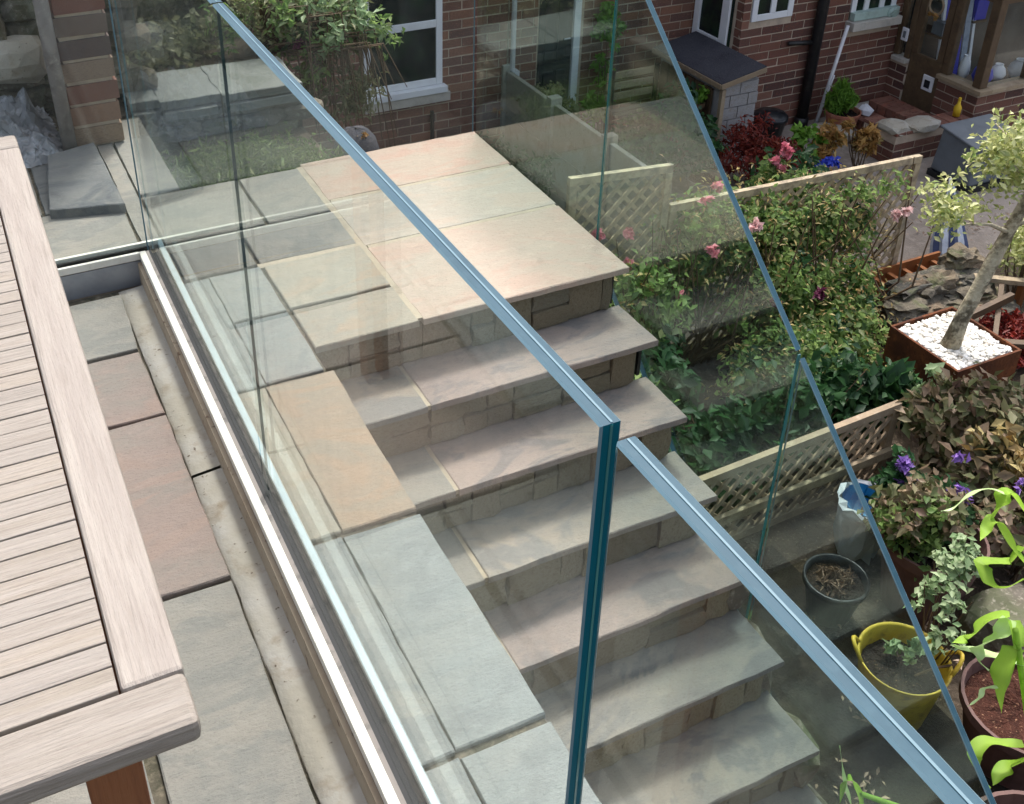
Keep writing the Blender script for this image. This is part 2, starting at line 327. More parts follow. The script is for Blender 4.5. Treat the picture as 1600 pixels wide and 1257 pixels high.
# ---------------------------------------------------------------- geometry helpers
BASE = {}
class MB:
    """collects geometry in world coordinates"""
    def __init__(s):
        s.v, s.f, s.mi, s.r = [], [], [], []
    def add(s, vs, fs, mi=0, r=None):
        n = len(s.v)
        s.v += [tuple(x) for x in vs]
        s.r += [random.random() if r is None else r] * len(vs)
        for q in fs:
            s.f.append([i + n for i in q]); s.mi.append(mi)
        return s
    def hexa(s, p, mi=0, mis=None):
        """8 corners: bottom 0-3 ccw, top 4-7"""
        fs = [(3, 2, 1, 0), (4, 5, 6, 7), (0, 1, 5, 4), (1, 2, 6, 5), (2, 3, 7, 6), (3, 0, 4, 7)]
        n = len(s.v)
        s.v += [tuple(x) for x in p]; rr = random.random(); s.r += [rr] * 8
        for k, q in enumerate(fs):
            s.f.append([i + n for i in q]); s.mi.append(mis[k] if mis else mi)
        return s
    def box(s, x0, x1, y0, y1, z0, z1, mi=0, mis=None):
        return s.hexa([(x0, y0, z0), (x1, y0, z0), (x1, y1, z0), (x0, y1, z0), (x0, y0, z1), (x1, y0, z1), (x1, y1, z1), (x0, y1, z1)], mi, mis)
    def bar(s, a, b, w, h, upv=(0, 0, 1), mi=0):
        a, b = Vector(a), Vector(b)
        d = (b - a).normalized(); u = Vector(upv)
        sx = d.cross(u)
        if sx.length < 1e-4:
            sx = d.cross(Vector((0, 1, 0)))
        sx.normalize(); uu = sx.cross(d)
        c = []
        for e in (a, b):
            c.append([e + sx * (w / 2 * i) + uu * (h / 2 * j) for i, j in ((-1, -1), (1, -1), (1, 1), (-1, 1))])
        n = len(s.v)
        s.v += [tuple(x) for x in c[0] + c[1]]; s.r += [random.random()] * 8
        for q in ((0, 1, 2, 3), (7, 6, 5, 4), (0, 4, 5, 1), (1, 5, 6, 2), (2, 6, 7, 3), (3, 7, 4, 0)):
            s.f.append([i + n for i in q]); s.mi.append(mi)
        return s
    def tube(s, pts, rad, seg=8, mi=0, caps=True):
        pts = [Vector(p) for p in pts]
        if not isinstance(rad, (list, tuple)):
            rad = [rad] * len(pts)
        n0 = len(s.v); rr = random.random()
        ref = Vector((0.13, 0.31, 0.94))
        for i, p in enumerate(pts):
            d = (pts[min(i + 1, len(pts) - 1)] - pts[max(i - 1, 0)]).normalized()
            a = d.cross(ref)
            if a.length < 0.05:
                a = d.cross(Vector((1, 0, 0)))
            a.normalize(); b = d.cross(a)
            for k in range(seg):
                t = 2 * math.pi * k / seg
                s.v.append(tuple(p + (a * math.cos(t) + b * math.sin(t)) * rad[i])); s.r.append(rr)
        for i in range(len(pts) - 1):
            for k in range(seg):
                k2 = (k + 1) % seg
                s.f.append([n0 + i * seg + k, n0 + i * seg + k2, n0 + (i + 1) * seg + k2, n0 + (i + 1) * seg + k]); s.mi.append(mi)
        if caps:
            s.f.append([n0 + k for k in range(seg)][::-1]); s.mi.append(mi)
            e = n0 + (len(pts) - 1) * seg
            s.f.append([e + k for k in range(seg)]); s.mi.append(mi)
        return s
    def lathe(s, c, prof, seg=24, mi=0, squash=1.0, jit=0.0):
        n0 = len(s.v); rr = random.random()
        for (r, z) in prof:
            for k in range(seg):
                t = 2 * math.pi * k / seg
                s.v.append((c[0] + r * math.cos(t) + random.uniform(-jit, jit), c[1] + r * squash * math.sin(t) + random.uniform(-jit, jit), c[2] + z + random.uniform(-jit, jit))); s.r.append(rr)
        for i in range(len(prof) - 1):
            for k in range(seg):
                k2 = (k + 1) % seg
                s.f.append([n0 + i * seg + k, n0 + i * seg + k2, n0 + (i + 1) * seg + k2, n0 + (i + 1) * seg + k]); s.mi.append(mi)
        return s
    def disc(s, c, r, seg=24, mi=0, jit=0.0):
        n0 = len(s.v)
        rings = [0.0, 0.35, 0.7, 1.0]
        s.v.append((c[0], c[1], c[2] + random.uniform(-jit, jit))); s.r.append(0.5)
        for q in rings[1:]:
            for k in range(seg):
                t = 2 * math.pi * k / seg
                s.v.append((c[0] + r * q * math.cos(t), c[1] + r * q * math.sin(t), c[2] + random.uniform(-jit, jit))); s.r.append(0.5)
        for k in range(seg):
            s.f.append([n0, n0 + 1 + k, n0 + 1 + (k + 1) % seg]); s.mi.append(mi)
        for j in range(len(rings) - 2):
            for k in range(seg):
                k2 = (k + 1) % seg
                a = n0 + 1 + j * seg
                s.f.append([a + k, a + seg + k, a + seg + k2, a + k2]); s.mi.append(mi)
        return s
    def rock(s, c, d, mi=0, seed=None, rough=0.22):
        """faceted boulder of size d"""
        rg = random.Random(seed)
        n0 = len(s.v); rr = rg.random()
        ph = (1 + 5 ** .5) / 2
        ico = [(-1, ph, 0), (1, ph, 0), (-1, -ph, 0), (1, -ph, 0), (0, -1, ph), (0, 1, ph), (0, -1, -ph), (0, 1, -ph), (ph, 0, -1), (ph, 0, 1), (-ph, 0, -1), (-ph, 0, 1)]
        fc = [(0, 11, 5), (0, 5, 1), (0, 1, 7), (0, 7, 10), (0, 10, 11), (1, 5, 9), (5, 11, 4), (11, 10, 2), (10, 7, 6), (7, 1, 8), (3, 9, 4), (3, 4, 2), (3, 2, 6), (3, 6, 8), (3, 8, 9), (4, 9, 5), (2, 4, 11), (6, 2, 10), (8, 6, 7), (9, 8, 1)]
        q = rg.uniform(0, 6.28); cq, sq = math.cos(q), math.sin(q)
        for x, y, z in ico:
            x, y = x * cq - y * sq, x * sq + y * cq
            k = 1 + rg.uniform(-rough, rough)
            v = [max(-1.25, min(1.25, t)) / 1.25 for t in (x, y, z)]
            s.v.append((c[0] + v[0] * d[0] / 2 * k, c[1] + v[1] * d[1] / 2 * k, c[2] + v[2] * d[2] / 2 * k)); s.r.append(rr)
        for q in fc:
            s.f.append([i + n0 for i in q]); s.mi.append(mi)
        return s

def boulder(mbx, c, d, seed=0, amp=.22, freq=1.6, sub=2, box=.78):
    """finely modelled stone: subdivided icosphere pushed about by noise"""
    import bmesh
    from mathutils import noise
    bmx = bmesh.new(); bmesh.ops.create_icosphere(bmx, subdivisions=sub, radius=1.0)
    off = Vector((seed * 3.7 % 91, seed * 1.9 % 57, seed * 5.3 % 73))
    n0 = len(mbx.v); rr = random.Random(seed).random()
    for v in bmx.verts:
        p = v.co.normalized()
        q = Vector([max(-box, min(box, t)) / box for t in p])
        k = 1 + amp * noise.noise(p * freq + off) + amp * .5 * noise.noise(p * freq * 3 + off)
        mbx.v.append((c[0] + q.x * d[0] / 2 * k, c[1] + q.y * d[1] / 2 * k, c[2] + q.z * d[2] / 2 * k)); mbx.r.append(rr)
    bmx.verts.index_update()
    for f in bmx.faces:
        mbx.f.append([n0 + v.index for v in f.verts]); mbx.mi.append(0)
    bmx.free()
    return mbx

def finish(o, parent):
    col.objects.link(o)
    if parent is not None:
        o.parent = parent
    return o

def obj(name, mb, mats, parent=None, smooth=False, loc=None, bevel=None, attr=False):
    base = BASE[parent.name] if parent is not None else (Vector(loc) if loc else Vector((0, 0, 0)))
    me = bpy.data.meshes.new(name)
    me.from_pydata([(x - base[0], y - base[1], z - base[2]) for x, y, z in mb.v], [], mb.f)
    if not isinstance(mats, (list, tuple)):
        mats = [mats]
    for mm in mats:
        me.materials.append(M[mm])
    if len(mats) > 1:
        me.polygons.foreach_set('material_index', mb.mi)
    if smooth:
        me.polygons.foreach_set('use_smooth', [True] * len(me.polygons))
    if attr:
        a = me.attributes.new('rnd', 'FLOAT', 'POINT')
        a.data.foreach_set('value', mb.r)
    me.update()
    o = bpy.data.objects.new(name, me)
    finish(o, parent)
    if parent is None:
        o.location = base
    BASE[o.name] = base
    if bevel:
        bv = o.modifiers.new('bevel', 'BEVEL'); bv.width = bevel; bv.segments = 2; bv.limit_method = 'ANGLE'
    return o

def tag(o, label=None, cat=None, group=None, kind=None):
    if label: o['label'] = label
    if cat: o['category'] = cat
    if group: o['group'] = group
    if kind or cat: o['kind'] = kind or 'thing'
    return o

def thing(name, label, cat, loc, group=None, kind=None):
    o = bpy.data.objects.new(name, None)
    o.empty_display_size = 0.1
    col.objects.link(o)
    o.location = loc
    BASE[o.name] = Vector(loc)
    return tag(o, label, cat, group, kind)

def struct(name, mb, mats, **k):
    return tag(obj(name, mb, mats, **k), kind='structure')

def inst(name, me, parent, loc, rot=(0, 0, 0), scale=(1, 1, 1)):
    o = bpy.data.objects.new(name, me)
    col.objects.link(o)
    o.parent = parent
    b = BASE[parent.name]
    o.location = (loc[0] - b[0], loc[1] - b[1], loc[2] - b[2])
    o.rotation_euler = rot; o.scale = scale
    BASE[o.name] = Vector(loc)
    return o

def unit_box(name, mats, bev=0.0):
    """unit cube mesh centred at origin with slightly chipped corners"""
    me = bpy.data.meshes.new(name)
    b = MB(); h = 0.5
    b.box(-h, h, -h, h, -h, h)
    me.from_pydata(b.v, [], b.f)
    me.materials.append(M[mats]); me.update()
    return me

def leaf_cloud(rg, blobs, n, size, clump=0.35, nclump=None, shell=0.55, flat=0.3, asp=0.55, droop=0.2):
    """numpy leaf cloud through ellipsoids (cx,cy,cz,rx,ry,rz); returns verts, quads, rnd"""
    blobs = np.array(blobs, float)
    vol = blobs[:, 3] * blobs[:, 4] * blobs[:, 5]
    nclump = nclump or max(6, n // 22)
    bi = rg.choice(len(blobs), nclump, p=vol / vol.sum())
    d = rg.normal(size=(nclump, 3)); d /= np.linalg.norm(d, axis=1)[:, None]
    rad = shell + (1 - shell) * rg.random(nclump) ** 0.5
    rad *= rg.uniform(0.6, 1.08, nclump)
    cc = blobs[bi, :3] + d * blobs[bi, 3:] * rad[:, None]
    ck = rg.integers(0, nclump, n)
    mr = np.cbrt(vol.mean())
    pos = cc[ck] + rg.normal(size=(n, 3)) * mr * clump * 0.5
    nrm = rg.normal(size=(n, 3)) * 0.75 + np.array([0, -0.25, flat * 2.2]) + d[ck] * 0.35
    nrm /= np.linalg.norm(nrm, axis=1)[:, None]
    t = rg.normal(size=(n, 3)); t[:, 2] -= droop
    t -= nrm * (t * nrm).sum(1)[:, None]; t /= np.linalg.norm(t, axis=1)[:, None]
    b = np.cross(nrm, t)
    L = size * rg.uniform(0.6, 1.35, n)[:, None]; W = L * asp
    fold = nrm * L * 0.10
    v = np.stack([pos - t * L * 0.5, pos + b * W * 0.5 + fold, pos + t * L * 0.5 - nrm * L * 0.12, pos - b * W * 0.5 + fold], 1).reshape(-1, 3)
    cr = rg.random(nclump)
    r = np.clip(0.45 * cr[ck] + 0.55 * rg.random(n), 0, 1)
    return v, r

def leaves(name, blobs, n, size, material, parent, seed=1, **k):
    rg = np.random.default_rng(seed)
    v, r = leaf_cloud(rg, blobs, n, size, **k)
    base = BASE[parent.name] if parent is not None else Vector((0, 0, 0))
    v = v - np.array(base)
    me = bpy.data.meshes.new(name)
    me.vertices.add(len(v)); me.vertices.foreach_set('co', v.ravel())
    nq = len(v) // 4
    me.loops.add(nq * 6)
    idx = np.arange(nq)[:, None] * 4 + np.array([0, 1, 2, 0, 2, 3])
    me.loops.foreach_set('vertex_index', idx.ravel())
    me.polygons.add(nq * 2)
    me.polygons.foreach_set('loop_start', np.arange(nq * 2) * 3)
    me.materials.append(M[material])
    a = me.attributes.new('rnd', 'FLOAT', 'POINT')
    a.data.foreach_set('value', np.repeat(r, 4))
    me.update(calc_edges=True)
    o = bpy.data.objects.new(name, me)
    finish(o, parent)
    if name in ('shoot_leaf', 'petals', 'green_leaf', 'dry_leaf', 'yellow_leaf', 'pale_leaf', 'olive_leaf', 'dark_leaf', 'weeds', 'dry_stems', 'straw', 'red_leaf'):
        o['kind'] = 'stuff'
    BASE[o.name] = base
    return o

def ribbon(mb, pts, w, up=(0, 0, 1), fold=0.25, r=None, wob=0.0):
    """strap leaf along a smooth curve through pts"""
    P = [Vector(p) for p in pts]
    Q = []
    for i in range(len(P) - 1):
        p0, p1, p2, p3 = P[max(i - 1, 0)], P[i], P[i + 1], P[min(i + 2, len(P) - 1)]
        for s_ in range(6):
            t = s_ / 6
            Q.append(0.5 * ((2 * p1) + (p2 - p0) * t + (2 * p0 - 5 * p1 + 4 * p2 - p3) * t * t + (3 * p1 - p0 - 3 * p2 + p3) * t ** 3))
    Q.append(P[-1])
    n0 = len(mb.v); rr = random.random() if r is None else r
    n = len(Q)
    for i, p in enumerate(Q):
        d = (Q[min(i + 1, n - 1)] - Q[max(i - 1, 0)]).normalized()
        sdir = d.cross(Vector(up))
        if sdir.length < 0.1: sdir = d.cross(Vector((1, 0, 0.2)))
        sdir.normalize(); nn = sdir.cross(d)
        u = i / (n - 1)
        ww = w * (0.3 + 0.7 * math.sin(math.pi * min(1, 0.15 + u * 0.9)) ** 0.8) * (1 - u ** 4 * 0.85) / 2
        wv = wob * math.sin(u * 17)
        for k in (-1, 0, 1):
            mb.v.append(tuple(p + sdir * ww * k + nn * (abs(k) * ww * fold + wv * k))); mb.r.append(.5 if k == 0 else rr * .35)
    for i in range(n - 1):
        for k in (0, 1):
            a = n0 + i * 3 + k
            mb.f.append([a, a + 1, a + 4, a + 3]); mb.mi.append(0)
    return mb

def brick_wall(parent, x0, x1, z0, z1, y, face, rg, mesh, mass_mat, holes=(), nmax=300, zobj=9, axis='x', course=0.075, bl=0.225, depth=0.06, prio=None):
    """stretcher bond bricks proud of a mortar face; axis 'x' faces -Y at y, axis 'y' (u runs along Y) faces -X at x=y.
    the bricks that show largest are parts named brick, the rest one joined part of kind stuff"""
    lst = []
    nc = int((z1 - z0) / course)
    for c in range(nc):
        zc = z0 + (c + 0.5) * course
        u = x0 - (bl / 2 if c % 2 else 0)
        while u < x1 - 0.02:
            a, b = max(u + 0.005, x0), min(u + bl - 0.005, x1)
            segs = [(a, b)]
            for (h0, h1, g0, g1) in holes:
                if g0 - 0.03 < zc < g1 + 0.03:
                    ns = []
                    for (p, q) in segs:
                        if q <= h0 or p >= h1: ns.append((p, q)); continue
                        if p < h0: ns.append((p, h0))
                        if q > h1: ns.append((h1, q))
                    segs = ns
            for (p, q) in segs:
                if q - p > 0.03:
                    lst.append((p, q, zc))
            u += bl
    key = prio or (lambda t: t[2])
    lst.sort(key=key)
    mb = MB(); k = 0
    for (p, q, zc) in lst:
        pr = rg.uniform(-0.003, 0.004)
        um, L = (p + q) / 2, q - p
        hh = course - 0.011
        if k < nmax and zc < zobj:
            lc = (um, y - 0.004 - pr + depth / 2, zc) if axis == 'x' else (y - 0.004 - pr + depth / 2, um, zc)
            sc = (L, depth, hh) if axis == 'x' else (depth, L, hh)
            inst('brick', mesh, parent, lc, (rg.uniform(-.012, .012), rg.uniform(-.012, .012), rg.uniform(-.012, .012)), sc)
            k += 1
        else:
            f0, f1 = y - 0.004 - pr, y - 0.004 - pr + depth
            if axis == 'x': mb.box(p, q, f0, f1, zc - hh / 2, zc + hh / 2)
            else: mb.box(f0, f1, p, q, zc - hh / 2, zc + hh / 2)
    if mb.v:
        o = obj('brickwork', mb, mass_mat, parent, attr=True)
        o['kind'] = 'stuff'

random.seed(7)
rg0 = random.Random(11)
GZ = -2.2

# ================================================================ ground and terrain
mb = MB(); mb.add([(-150, -150, GZ), (150, -150, GZ), (150, 150, GZ), (-150, 150, GZ)], [(0, 1, 2, 3)])
struct('ground', mb, 'earth')
mb = MB(); mb.add([(3.6, 4.42, GZ + .004), (10.5, 4.42, GZ + .004), (10.5, 7.5, GZ + .004), (3.6, 7.5, GZ + .004)], [(0, 1, 2, 3)])
struct('yard_paving', mb, 'yard')
mb = MB(); mb.add([(1.76, -1.2, GZ + .004), (3.2, -1.2, GZ + .004), (3.1, 2.86, GZ + .004), (1.76, 2.86, GZ + .004)], [(0, 1, 2, 3)])
struct('side_path', mb, 'path')
# raised terrace mass under the camera, the stair's core and the upper garden
mb = MB(); mb.box(-6, 0.70, -5, 3.10, GZ - .1, -0.135)
mb.box(0.47, 0.70, -5, 3.10, -.135, -0.05)
mb.box(-6, 0.60, 3.10, 4.25, GZ - .1, -0.055)
mb.box(0.60, 1.70, 2.45, 3.46, GZ - .1, -0.055)
struct('terrace_wall', mb, 'render')
mb = MB(); mb.box(-8, 1.3, 4.252, 7.2, GZ - .1, -0.02); mb.box(0.612, 1.3, 3.512, 4.25, GZ - .1, -0.20)
struct('upper_garden', mb, 'earth')

# ---------------------------------------------------------------- inner floor with slabs
SLAB = {}
def slab(parent, poly, z, th, material, name='slab', jit=0.006):
    """paving slab from a polygon: hewn edge ring, slightly uneven top"""
    n = len(poly)
    pts = []
    for i in range(n):
        a, b = Vector(poly[i]), Vector(poly[(i + 1) % n])
        L = (b - a).length
        k = max(2, int(L / 0.05))
        nr = Vector((-(b - a).y, (b - a).x)).normalized()
        for j in range(k):
            p = a + (b - a) * (j / k)
            if j: p = p + nr * rg0.uniform(-jit, jit) * 0.3
            pts.append(p)
    c = sum(pts, Vector((0, 0))) / len(pts)
    mb_ = MB(); N_ = len(pts)
    low = [(p.x, p.y, z - th) for p in pts]
    edge = [(p.x, p.y, z - 0.0028 + rg0.uniform(-.001, .001)) for p in pts]
    top = [(p.x + (c.x - p.x) * min(.5, .0032 / max(.01, (c - p).length)), p.y + (c.y - p.y) * min(.5, .0032 / max(.01, (c - p).length)), z + rg0.uniform(-.0008, .0008)) for p in pts]
    vs = low + edge + top
    fs = []
    for i in range(N_):
        j = (i + 1) % N_
        fs.append((i, j, N_ + j, N_ + i)); fs.append((N_ + i, N_ + j, 2 * N_ + j, 2 * N_ + i))
    fs.append(tuple(range(2 * N_, 3 * N_)))
    mb_.add(vs, fs)
    return obj(name, mb_, material, parent)
def rect(x0, x1, y0, y1):
    return [(x0, y0), (x1, y0), (x1, y1), (x0, y1)]

mb = MB(); mb.box(-6, 0.375, -5, 3.045, -0.134, -0.094)
floor_in = struct('terrace_floor', mb, 'mortar_dark')
FI = -0.08
for (poly, mm) in [
    ([(-0.28, 2.692), (0.292, 2.690), (0.306, 3.00), (-0.28, 3.00)], 'slab_grey'),
    ([(-0.28, 2.372), (0.298, 2.368), (0.292, 2.672), (-0.28, 2.676)], 'slab_pink'),
    ([(-0.28, 1.752), (0.300, 1.748), (0.298, 2.358), (-0.28, 2.362)], 'slab_pink'),
    ([(0.062, 0.90), (0.292, 0.90), (0.299, 1.732), (0.062, 1.736)], 'slab_grey'),
    ([(0.062, 0.30), (0.29, 0.30), (0.292, 0.885), (0.062, 0.885)], 'slab_grey'),
    ([(-0.28, 1.16), (0.036, 1.16), (0.040, 1.736), (-0.28, 1.74)], 'slab_grey'),
    ([(-0.28, 0.60), (0.036, 0.60), (0.036, 1.142), (-0.28, 1.142)], 'slab_beige')]:
    slab(floor_in, poly, FI, 0.03, mm)
gy = 0.3
for i, mm in enumerate(['slab_beige', 'slab_grey', 'slab_pink', 'slab_pale', 'slab_grey']):
    slab(floor_in, rect(-0.90, -0.30, 0.3 + i * .56, 0.3 + i * .56 + .545), FI, 0.03, mm)
    slab(floor_in, rect(-1.52, -0.92, 0.05 + i * .6, 0.05 + i * .6 + .585), FI, 0.03, ['slab_grey', 'slab_pale', 'slab_tan', 'slab_grey', 'slab_pink'][i])
for k, (a, b) in enumerate([(2.10, 3.02), (1.02, 2.09), (-0.2, 1.01)]):
    mb = MB()
    n = 18
    for i in range(n + 1):
        y = a + (b - a) * i / n
        mb.v += [(0.302 + rg0.uniform(-.003, .002), y, FI - .02), (0.302 + rg0.uniform(-.003, .002), y, FI - .003), (0.34, y, FI + rg0.uniform(0, .002)), (0.376, y, FI + .004)]
        mb.r += [.5] * 4
    for i in range(n):
        for j in range(3):
            q = i * 4 + j
            mb.f.append([q, q + 4, q + 5, q + 1]); mb.mi.append(0)
    obj('concrete_strip', mb, 'concrete', floor_in, smooth=True)
# rendered upstand under the base channel
mb = MB(); mb.box(0.374, 0.462, -5, 3.12, -0.134, -0.012); mb.box(-6, 0.374, 3.052, 3.12, -0.134, -0.012)
struct('upstand', mb, 'render')

# ---------------------------------------------------------------- landing and coping paving
mb = MB(); mb.box(0.463, 0.712, -1.5, 3.47, -0.05, -0.012); mb.box(0.712, 1.70, 2.45, 3.465, -0.054, -0.012); mb.box(-1.5, 0.462, 3.122, 4.22, -0.054, -0.012)
mb.box(0.463, 0.61, 3.471, 4.2, -.054, -.012)
pave = struct('landing_paving', mb, 'mortar_dark')
mb = MB(); mb.box(1.024, 1.046, 2.385, 3.47, -0.011, -0.0012); mb.box(.70, 1.03, 2.842, 2.868, -.011, -.0016); mb.box(1.05, 1.735, 3.162, 3.184, -.011, -.0014); mb.box(1.05, 1.73, 2.815, 2.838, -.011, -.0014)
obj('mortar_joint', mb, 'mortar_pale', pave)
for (poly, mm) in [
    ([(1.043, 3.180), (1.745, 3.178), (1.752, 3.49), (1.046, 3.49)], 'slab_rose'),
    ([(1.042, 2.836), (1.738, 2.834), (1.745, 3.164), (1.043, 3.166)], 'slab_cream'),
    ([(1.040, 2.373), (1.730, 2.371), (1.738, 2.818), (1.042, 2.820)], 'slab_blush'),
    ([(0.716, 2.588), (1.028, 2.588), (1.030, 2.844), (0.716, 2.846)], 'slab_beige'),
    ([(0.716, 2.370), (1.026, 2.372), (1.028, 2.574), (0.716, 2.574)], 'slab_beige'),
    ([(0.480, 2.868), (0.700, 2.866), (0.700, 3.095), (0.480, 3.095)], 'slab_grey'),
    ([(0.712, 2.866), (1.026, 2.862), (1.028, 3.095), (0.712, 3.095)], 'slab_grey'),
    ([(0.474, 3.107), (0.80, 3.107), (0.80, 3.462), (0.474, 3.462)], 'slab_grey'),
    ([(0.812, 3.107), (1.024, 3.107), (1.026, 3.462), (0.812, 3.462)], 'slab_grey'),
    ([(0.548, 2.586), (0.703, 2.584), (0.703, 2.852), (0.548, 2.854)], 'slab_pale'),
    ([(0.548, 2.272), (0.704, 2.270), (0.703, 2.572), (0.548, 2.574)], 'slab_pale'),
    ([(0.542, 1.690), (0.716, 1.686), (0.726, 2.256), (0.542, 2.260)], 'slab_tan'),
    ([(0.536, 1.104), (0.715, 1.100), (0.716, 1.668), (0.536, 1.672)], 'slab_pale'),
    ([(0.536, 0.52), (0.715, 0.52), (0.715, 1.082), (0.536, 1.084)], 'slab_pale'),
    ([(0.536, -.10), (0.715, -.10), (0.715, .505), (0.536, .505)], 'slab_grey'),
    (rect(0.466, 0.545, 2.27, 2.85), 'slab_pale'), (rect(0.466, 0.539, 1.69, 2.258), 'slab_beige'), (rect(0.466, 0.533, 1.10, 1.675), 'slab_pale'), (rect(0.466, 0.533, .52, 1.088), 'slab_pale'), (rect(0.466, 0.533, -.1, .505), 'slab_pale'),
    (rect(0.47, 0.606, 3.49, 4.16), 'slab_grey'),
    (rect(0.41, 0.464, 3.13, 4.16), 'slab_grey'), (rect(-0.42, 0.40, 3.13, 3.46), 'slab_grey'), (rect(-1.2, -.43, 3.13, 3.46), 'slab_grey'),
    (rect(-0.45, 0.15, 3.475, 4.16), 'slab_grey'), (rect(0.16, 0.40, 3.475, 4.16), 'slab_dark')]:
    slab(pave, poly, 0.0, 0.02, mm)

# ---------------------------------------------------------------- staircase
st = thing('staircase', 'stone staircase with riven slab treads descending beside the glass', 'staircase', (1.2, 0.2, GZ))
RISE, GO, Y0 = 0.1585, 0.181, 2.371
tm = ['tread_mauve', 'tread_mauve', 'tread_mauve', 'tread_cream', 'tread_mauve', 'tread_grey', 'tread_grey', 'tread_grey', 'tread_cream', 'tread_grey', 'tread_mauve', 'tread_grey', 'tread_grey', 'tread_grey']
rs_meshes = []
for i in range(6):
    q = MB(); boulder(q, (0, 0, 0), (1, 1, 1), seed=500 + i, amp=.13, freq=1.8, sub=2, box=.56)
    me_ = bpy.data.meshes.new('stone'); me_.from_pydata(q.v, [], q.f); me_.materials.append(M['riser_stone']); me_.update(); rs_meshes.append(me_)
for k in range(13):
    zt, yf = -RISE * k, Y0 - GO * k
    znext = zt - RISE
    # riser below front edge of tread k (k=0 is the landing)
    yr = yf + 0.030
    mb = MB(); mb.box(0.70, 1.685, yr + .012, yr + 0.30, znext - 0.03, zt - 0.0205)
    riser = obj('riser', mb, 'riser_stone', st)
    u = 0.705
    while u < 1.68:
        L = min(rg0.uniform(0.07, 0.20), 1.69 - u)
        if L < .03: break
        hz0, hz1 = znext + 0.002, zt - 0.021
        hs = [(hz0, hz1)] if rg0.random() < .55 else [(hz0, hz0 + (hz1 - hz0) * .5), (hz0 + (hz1 - hz0) * .5, hz1)]
        for (a, b) in hs:
            inst('stone', rg0.choice(rs_meshes), riser, (u + L / 2, yr + .020 + rg0.uniform(-.006, .006), (a + b) / 2), (rg0.uniform(-.03, .03), rg0.uniform(-.03, .03), rg0.uniform(-.03, .03)), (L - .004, .06, b - a - .003))
        u += L
    if k:
        mb = MB()
        tr = slab(st, [(0.981, yf), (1.728 + rg0.uniform(-.004, .004), yf + rg0.uniform(-.003, .003)), (1.728, yf + GO + .035), (0.981, yf + GO + .035)], zt, 0.020, tm[k], name='tread', jit=.007)
        slab(st, [(0.702, yf + .002), (0.970, yf + .001), (0.970, yf + GO + .035), (0.702, yf + GO + .035)], zt - .001, 0.020, ['tread_grey', 'tread_cream', 'slab_grey'][k % 3], name='tread')
        mb = MB(); mb.box(0.960, 0.992, yf + .006, yf + GO + .03, zt - .018, zt - .003)
        obj('mortar_joint', mb, 'mortar_pale', st)
# rough stone footing beside the lower treads
side = thing('stair_footing', 'rough brown stone footing along the outer side of the stairs', 'stone footing', (1.72, 1.2, GZ))
rgf = random.Random(5)
for k in range(3, 13):
    for j in range(3):
        mb = MB(); zc = -RISE * (k + 1.0) - 0.10 - j * .14
        if zc < GZ + .03: continue
        boulder(mb, (1.715, Y0 - GO * (k + .3) + rgf.uniform(-.02, .02), zc), (.10, .22, .15), seed=k * 7 + j)
        obj('stone', mb, 'rubble', side)
mb = MB(); mb.box(.70, 1.695, .3, 2.44, GZ, -RISE * 12)
for k in range(0, 12):
    mb.box(.70, 1.695, Y0 - GO * k + .34 - GO, Y0 - GO * k + .34, GZ, -RISE * (k + 1) - .04)
obj('core', mb, 'mortar_dark', side)

# ================================================================ glass balustrades
GX = 0.4355
def glass_panel(parent, name, poly, axis, pos, th, body='glass', endmat='glass_edge', topmat='glass_top', ch=0.0022, endmat2=None):
    """solid pane: poly in (u,z); axis 'y' pane lies in plane x=pos with u=y, axis 'x' pane in plane y=pos with u=x.
    side faces clear, worked edges coloured, arrises pale"""
    n = len(poly)
    c = Vector((sum(p[0] for p in poly) / n, sum(p[1] for p in poly) / n))
    ins = []
    for i in range(n):
        p = Vector(poly[i]); a = Vector(poly[i - 1]); b = Vector(poly[(i + 1) % n])
        d1 = (a - p).normalized(); d2 = (b - p).normalized()
        q = d1 + d2
        s_ = abs(d1.x * d2.y - d1.y * d2.x)
        ins.append(p + q * (ch / max(s_, .2)))
    def pt(q, t):
        return (pos + t, q[0], q[1]) if axis == 'y' else (q[0], pos + t, q[1])
    h = th / 2
    vs = [pt(q, -h) for q in ins] + [pt(p, -h + ch) for p in poly] + [pt(p, h - ch) for p in poly] + [pt(q, h) for q in ins]
    mbg = MB(); mbg.v = vs; mbg.r = [.5] * len(vs)
    # the outer rectangle orientation
    area = sum(poly[i][0] * poly[(i + 1) % n][1] - poly[(i + 1) % n][0] * poly[i][1] for i in range(n))
    flip = (area > 0) == (axis == 'y')
    def add(q, mi):
        mbg.f.append(list(q) if flip else list(q)[::-1]); mbg.mi.append(mi)
    add(range(n)[::-1], 0)
    add([3 * n + i for i in range(n)], 0)
    mids = []
    for i in range(n):
        j = (i + 1) % n
        d = Vector(poly[j]) - Vector(poly[i])
        mi = 2 if abs(d.x) >= 0.3 * abs(d.y) else (1 if poly[i][0] < c.x else 4)
        for lv in range(3):
            side_end = endmat if mi == 1 else (endmat2 or endmat)
            if mi != 2 and side_end == 'glass_end_clear':
                add((lv * n + i, lv * n + j, (lv + 1) * n + j, (lv + 1) * n + i), 0)
            else:
                add((lv * n + i, lv * n + j, (lv + 1) * n + j, (lv + 1) * n + i), 3 if lv != 1 else mi)
        mids.append((i, j, mi))
    o = obj(name, mbg, [body, endmat, topmat, 'glass_arris', endmat2 or endmat], parent)
    return o
def edge_line(parent, x, y, z0, z1, w, material):
    mbx = MB(); mbx.box(x - w / 2, x + w / 2, y - .0012, y + .0012, z0, z1)
    return obj('edge_line', mbx, material, parent)
